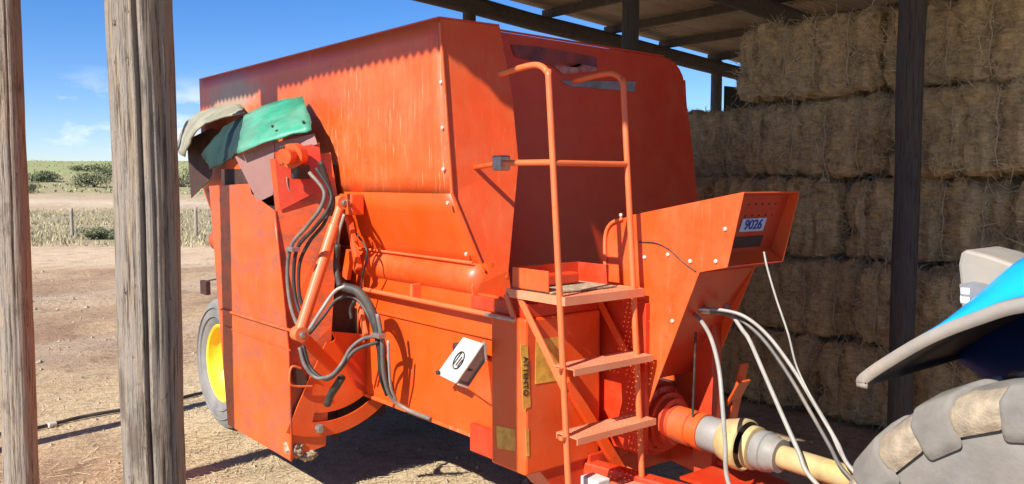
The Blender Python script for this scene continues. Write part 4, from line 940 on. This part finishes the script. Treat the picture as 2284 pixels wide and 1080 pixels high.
# ================================================================== TRACTOR
trac = empty('tractor', (3.25, 0.6, 0), 'blue tractor rear with dusty lugged tyre and grey edged fender', 'tractor')
TC, TR, TW = Vector((2.60, 0.75, 0.672)), 0.660, 0.40
ty = wheel(trac, TC, TR, TW, 0.33, -1, 'tyre_dusty', 'white_paint', 1)
def lug_mesh(side, hm=1.0, wm=1.0, name='lug', mat='tyre_dusty', reach=1.0):
    """Chevron bar from the crown to the shoulder, wrapping down on the side wall (wheel axis x, wheel centre at 0)."""
    h = TW / 2; path = [(0.01, 0.0, TR - .004, .020, .085), (h * .45, .075, TR - .004, .019, .095), (h * .84, .14, TR - .010, .016, .105), (h * 1.02, .165, TR - .045, .016, .11), (h * 1.04, .172, TR - .045 - .075 * reach, .004, .105)]
    path = [(x_, a_, r_, h_ * hm, w_ * wm) for x_, a_, r_, h_, w_ in path]
    v, f = [], []
    for i, (x, a, r, hh, ww) in enumerate(path):
        xx = x * side
        for da, dr in ((-ww, -.02), (-ww * .9, hh), (ww * .9, hh), (ww, -.02)):
            aa = a + da
            if i >= 3: rr_, xo = r + (dr if dr < 0 else dr * (.55 if i == 3 else -.2)), (side * .012 if dr > 0 else 0)
            else: rr_, xo = r + dr, 0
            v.append((xx + xo, rr_ * math.sin(aa), rr_ * math.cos(aa)))
    for i in range(len(path) - 1):
        for j in range(3): f.append((i * 4 + j, i * 4 + j + 1, i * 4 + 5 + j, i * 4 + 4 + j))
    f.append((0, 1, 2, 3)); n = (len(path) - 1) * 4; f.append((n, n + 3, n + 2, n + 1))
    me = bpy.data.meshes.new(name); me.from_pydata(v, [], f)
    bm = bmesh.new(); bm.from_mesh(me); bmesh.ops.recalc_face_normals(bm, faces=bm.faces)
    bmesh.ops.bevel(bm, geom=[e for e in bm.edges if e.calc_face_angle(0) > .5], offset=.012, segments=3, affect='EDGES', profile=.5)
    for q_ in bm.verts: q_.co += Vector((noise.noise(q_.co * 9), noise.noise(q_.co * 9 + Vector((7, 0, 0))), noise.noise(q_.co * 9 + Vector((0, 7, 0))))) * .003
    bm.to_mesh(me); bm.free()
    me.materials.append(MATS[mat])
    for i, p in enumerate(me.polygons): p.use_smooth = True
    return me
NL = 15
for side in (-1, 1):
    lm = lug_mesh(side); mm = lug_mesh(side, .10, 1.12, 'packed_mud', 'tread_mud', .6)
    for q in range(NL):
        o = bpy.data.objects.new('lug', lm); COL.objects.link(o); o.location = TC; o.rotation_euler = (-(q + (.5 if side > 0 else 0)) * 2 * math.pi / NL, 0, 0); o.parent = ty
        o = bpy.data.objects.new('packed_mud', mm); COL.objects.link(o); o.location = TC; o.rotation_euler = (-(q + .5 + (.5 if side > 0 else 0)) * 2 * math.pi / NL, 0, 0); o.parent = ty
# fender: swept section, grey lip outside and blue skin inside
def fender_rows(sect):
    out = []
    for i, p in enumerate(fpath):
        t = (fpath[min(i + 1, len(fpath) - 1)] - fpath[max(i - 1, 0)]).normalized(); nrm = Vector((-t.y, t.x))
        if nrm.dot(p - Vector((TC.y, TC.z))) < 0: nrm = -nrm
        grow = 0.15 + 0.85 * sstep(13, 26, i)
        out.append([Vector((x, p.x + nrm.x * h * (grow if h > 0 else 1), p.y + nrm.y * h * (grow if h > 0 else 1))) for x, h in sect])
    return out
_raw = smooth_path([at(u, v_, x=2.345) for u, v_ in ((1913, 862), (1920, 836), (2000, 782), (2080, 738), (2180, 699), (2284, 670))] + [Vector((2.345, a, b)) for a, b in ((.62, 1.60), (.35, 1.60), (.08, 1.50), (-.12, 1.32))], 5)
fpath = [Vector((p.y, p.z)) for p in _raw]
fl = sheet('fender_lip', 'fender_grey', trac, fender_rows([(2.345, -.030), (2.345, .0), (2.352, .004), (2.378, .006)]), .008)
sheet('fender_skin', 'tractor_blue', trac, fender_rows([(2.380, .006), (2.41, .050), (2.45, .090), (2.54, .115), (2.98, .12)]), .008)
sheet('fender_underside', 'black_rubber', trac, fender_rows([(2.37, -.012), (2.98, -.012)]), .006)  # black colour paints in the shade beneath the blue fender
inner = [[Vector((2.98, p.x, p.y - .005)) for p in fpath], [Vector((2.98, .0 + (p.x - .4) * .35 + .35, .95)) for p in fpath]]
sheet('wheel_arch_panel', 'shaded_blue', trac, inner, .01)
# rear lamp cluster on the fender
lh = [at(2137, 562, x=2.55), at(2141, 640, x=2.55), at(2146, 692, x=2.55)]
yb = at(2143, 640, x=2.53).y
sec = [at(u, v_, x=2.53) for u, v_ in ((2136, 590), (2141, 566), (2152, 556), (2200, 568), (2284, 597), (2380, 640), (2380, 680), (2284, 655), (2215, 682), (2190, 694), (2146, 693))]
lb = plate('lamp_housing', 'lamp_grey', trac, sec, (.22, 0, 0), .010)
box('tail_lens', 'lens_white', lb, 2.535, 2.60, yb - .004, yb + .004, 1.535, 1.556, .003)
box('tail_lens', 'lens_white', lb, 2.535, 2.60, yb - .004, yb + .004, 1.508, 1.527, .003)
box('tail_lens', 'lens_smoke', lb, 2.61, 2.74, yb - .002, yb + .010, 1.510, 1.57, .003)
plate('side_lens', 'lens_smoke', lb, [at(u, v_, x=2.5275) for u, v_ in ((2140, 634), (2172, 628), (2232, 640), (2206, 676), (2190, 690), (2147, 689))], (.002, 0, 0), 0)
for v0, v1 in ((642, 656), (662, 676)): plate('lens_mark', 'lens_white', lb, [at(u, v_, x=2.5255) for u, v_ in ((2143, v0), (2162, v0 + 1), (2162, v1 + 1), (2143, v1))], (.0015, 0, 0), 0)
box('indicator_lens', 'lens_orange', lb, 2.60, 2.70, yb + .001, yb + .014, 1.58, 1.612, .006)
# axle, gearbox end and hitch of the tractor, mostly hidden behind the wheel
box('axle_housing', 'dark_steel', trac, 2.9, 3.7, .82, 1.04, .56, .78, .02)
box('rear_housing', 'dark_steel', trac, 3.03, 3.47, -.2, 1.22, .45, 1.05, .03)
box('body', 'tractor_blue', trac, 2.99, 3.55, -1.6, .6, 1.05, 1.45, .04)
box('hitch_bar', 'dark_steel', trac, 3.18, 3.32, 1.1, 1.50, .36, .385, .006)

# ================================================================== FAR YARD: pipe, fence, scrub
p3 = [at(u, v_, z=.03) for u, v_ in ((-140, 985), (0, 965), (85, 950), (180, 927), (262, 913), (350, 898), (440, 877), (520, 862))]
pipe = tag(tube('water_pipe', 'black_rubber', None, [Vector((p.x, p.y, .022 + ground_h(p.x, p.y))) for p in p3], 0.014, 10), 'black plastic water pipe lying across the yard with a pale coupling', 'pipe')
q = at(116, 944, z=.03); q.z = .024 + ground_h(q.x, q.y)
dd = (at(180, 927, z=.03) - at(85, 950, z=.03)).normalized()
cyl('coupling', 'white_paint', None, q - dd * .03, q + dd * .03, 0.019, 14).parent = pipe

fence_dir = _rt.copy()
f0 = at(162, 528, z=0.0)
FP = {-1: 'behind the sunlit post opposite the chute', 0: 'beside the green tussocks', 1: 'behind the thick split post', 2: 'beyond the wagon wheel'}
for i in range(-1, 3):
    p = f0 + fence_dir * (i * 4.1) + _fw * (0.15 * i)
    z = ground_h(p.x, p.y); lean = Vector((R.uniform(-.03, .03), R.uniform(-.03, .03), 0))
    o = tube('fence_post', 'weathered_wood', None, [p + Vector((0, 0, z - .2)), p + lean * .5 + Vector((0, 0, z + .5)), p + lean + Vector((0, 0, z + 1.0 + R.uniform(-.05, .05)))], 0.055, 9, 3)
    nm = 'thin grey wooden field fence post ' + FP[i]
    tag(o, nm, 'fence post', 'fence posts along the field')
for k, hh in enumerate((.35, .62, .9)):
    p = [f0 + fence_dir * (i * 4.1) + _fw * (0.15 * i) for i in (-1, 0, 1, 2)]
    o = tube('fence_wire', 'wire', None, [Vector((a.x, a.y, ground_h(a.x, a.y) + hh)) for a in p], 0.004, 5, 4)
    tag(o, '%s strand of thin fence wire along the field' % ('lowest', 'middle', 'topmost')[k], 'wire')

def leaf_cloud(c, rad, n, size, rr):
    v, f = [], []
    lobes = [(Vector((rr.gauss(0, .42), rr.gauss(0, .42), rr.uniform(-.15, .55))), rr.uniform(.3, .6)) for _ in range(9)]
    for _ in range(n):
        l, lr = rr.choice(lobes); d = Vector((rr.gauss(0, 1), rr.gauss(0, 1), rr.gauss(0, 1))).normalized() * lr * rr.random() ** .33
        p = l + d; p = Vector((p.x * rad[0], p.y * rad[1], max(-.55, p.z) * rad[2])) + Vector(c)
        a = Vector((rr.gauss(0, 1), rr.gauss(0, 1), rr.gauss(0, 1))).normalized(); b = a.orthogonal().normalized(); s = size * rr.uniform(.5, 1.3)
        i = len(v); v.extend([p - a * s, p + b * s * .5, p + a * s, p - b * s * .5]); f.append((i, i + 1, i + 2, i + 3))
    return v, f
SH = [(95, 398, 104, 2.6, .95, 'leaf_dark', 'dark round thorn bush on the slope between the two sunlit posts'), (212, 408, 92, 2.3, 1.5, 'leaf_olive', 'tall grey-green bush on the slope beside the thick split post'),
      (195, 380, 150, 2.6, .9, 'leaf_dark', 'small dark bush high on the slope above the tall grey-green bush'), (70, 436, 78, 1.0, .7, 'leaf_dark', 'low dark scrub at the foot of the slope'),
      (405, 400, 96, 2.4, 1.6, 'leaf_olive', 'grey-green bush seen between the thick split post and the chute'), (265, 396, 120, 3.0, 1.5, 'leaf_olive', 'wide olive bush behind the thick split post'),
      (20, 390, 130, 2.8, 1.1, 'leaf_dark', 'dark bush on the slope behind the sunlit post by the chute'), (330, 386, 140, 2.8, 1.2, 'leaf_dark', 'dark bush on the slope hidden mostly by the thick split post'),
      (205, 532, 27.4, .55, .28, 'leaf_olive', 'low green tussock by the fence post'),
      (235, 530, 27.8, .40, .22, 'leaf_olive', 'small green tussock a step from the fence post')]
for i, (u, v_, dist, rad, hgt, mat, lab) in enumerate(SH):
    rr = random.Random(100 + i); lat = (u - 1142) / FPX
    p = (_fw + _rt * lat) * dist; z = ground_h(p.x, p.y)
    e = empty('bush' if dist > 40 else 'tussock', (p.x, p.y, z), lab, 'bush' if dist > 40 else 'tussock', 'bushes on the far slope' if dist > 40 else 'tussocks by the fence')
    vv, ff = leaf_cloud((0, 0, hgt * .5), (rad, rad, hgt), 1500, max(.035, rad * .055), rr)
    o = link_mesh('foliage', vv, ff, mat); o.parent = e
    for q in range(4):
        a = q * 1.6 + i; o = tube('stem', 'dark_wood', None, [(0, 0, -.1), (math.cos(a) * rad * .15, math.sin(a) * rad * .15, hgt * .35), (math.cos(a) * rad * .4, math.sin(a) * rad * .4, hgt * .8)], .02 * rad, 6, 4); o.parent = e

def build_grass():
    v, f = [], []
    for _ in range(9000):
        d = R.uniform(24, 58); lat = R.uniform(-.85, -.28)
        p = (_fw + _rt * lat) * d
        if nz(p.x, p.y, .5, 31) < -.12: continue
        z = ground_h(p.x, p.y)
        for _k in range(3):
            a = R.uniform(0, 6.28); h = R.uniform(.06, .20); w = R.uniform(.012, .03); b = len(v)
            x, y = p.x + R.uniform(-.12, .12), p.y + R.uniform(-.12, .12)
            v.extend([(x - w * math.cos(a), y - w * math.sin(a), z - .01), (x + w * math.cos(a), y + w * math.sin(a), z - .01), (x + R.uniform(-.1, .1), y + R.uniform(-.1, .1), z + h)]); f.append((b, b + 1, b + 2))
    me = bpy.data.meshes.new('dry_grass'); me.from_pydata(v, [], f); o = link_data('dry_grass', me, 'grass_dry'); o['kind'] = 'stuff'; o['label'] = 'sparse dry olive grass beyond the yard track'; o['category'] = 'grass'
build_grass()
def build_slope_scrub():
    v, f = [], []
    for _ in range(3200):
        d = 80 + 230 * R.random() ** 1.5; lat = R.uniform(-.9, -.25); p = (_fw + _rt * lat) * d
        if nz(p.x, p.y, .06, 41) < -.05 and R.random() < .8: continue
        z = ground_h(p.x, p.y); s = R.uniform(.08, .22) * (1 + d / 300)
        for _k in range(3):
            c = Vector((p.x + R.uniform(-s, s), p.y + R.uniform(-s, s), z + R.uniform(.0, s * .9))); a = Vector((R.gauss(0, 1), R.gauss(0, 1), R.gauss(0, 1))).normalized() * s * .6; q = a.orthogonal().normalized() * s * .45
            b = len(v); v.extend([c - a, c + q, c + a, c - q]); f.append((b, b + 1, b + 2, b + 3))
    me = bpy.data.meshes.new('slope_scrub'); me.from_pydata([tuple(x) for x in v], [], f); o = link_data('slope_scrub', me, 'scrub_green'); o['kind'] = 'stuff'; o['label'] = 'low olive scrub covering the far slope'; o['category'] = 'scrub'
build_slope_scrub()
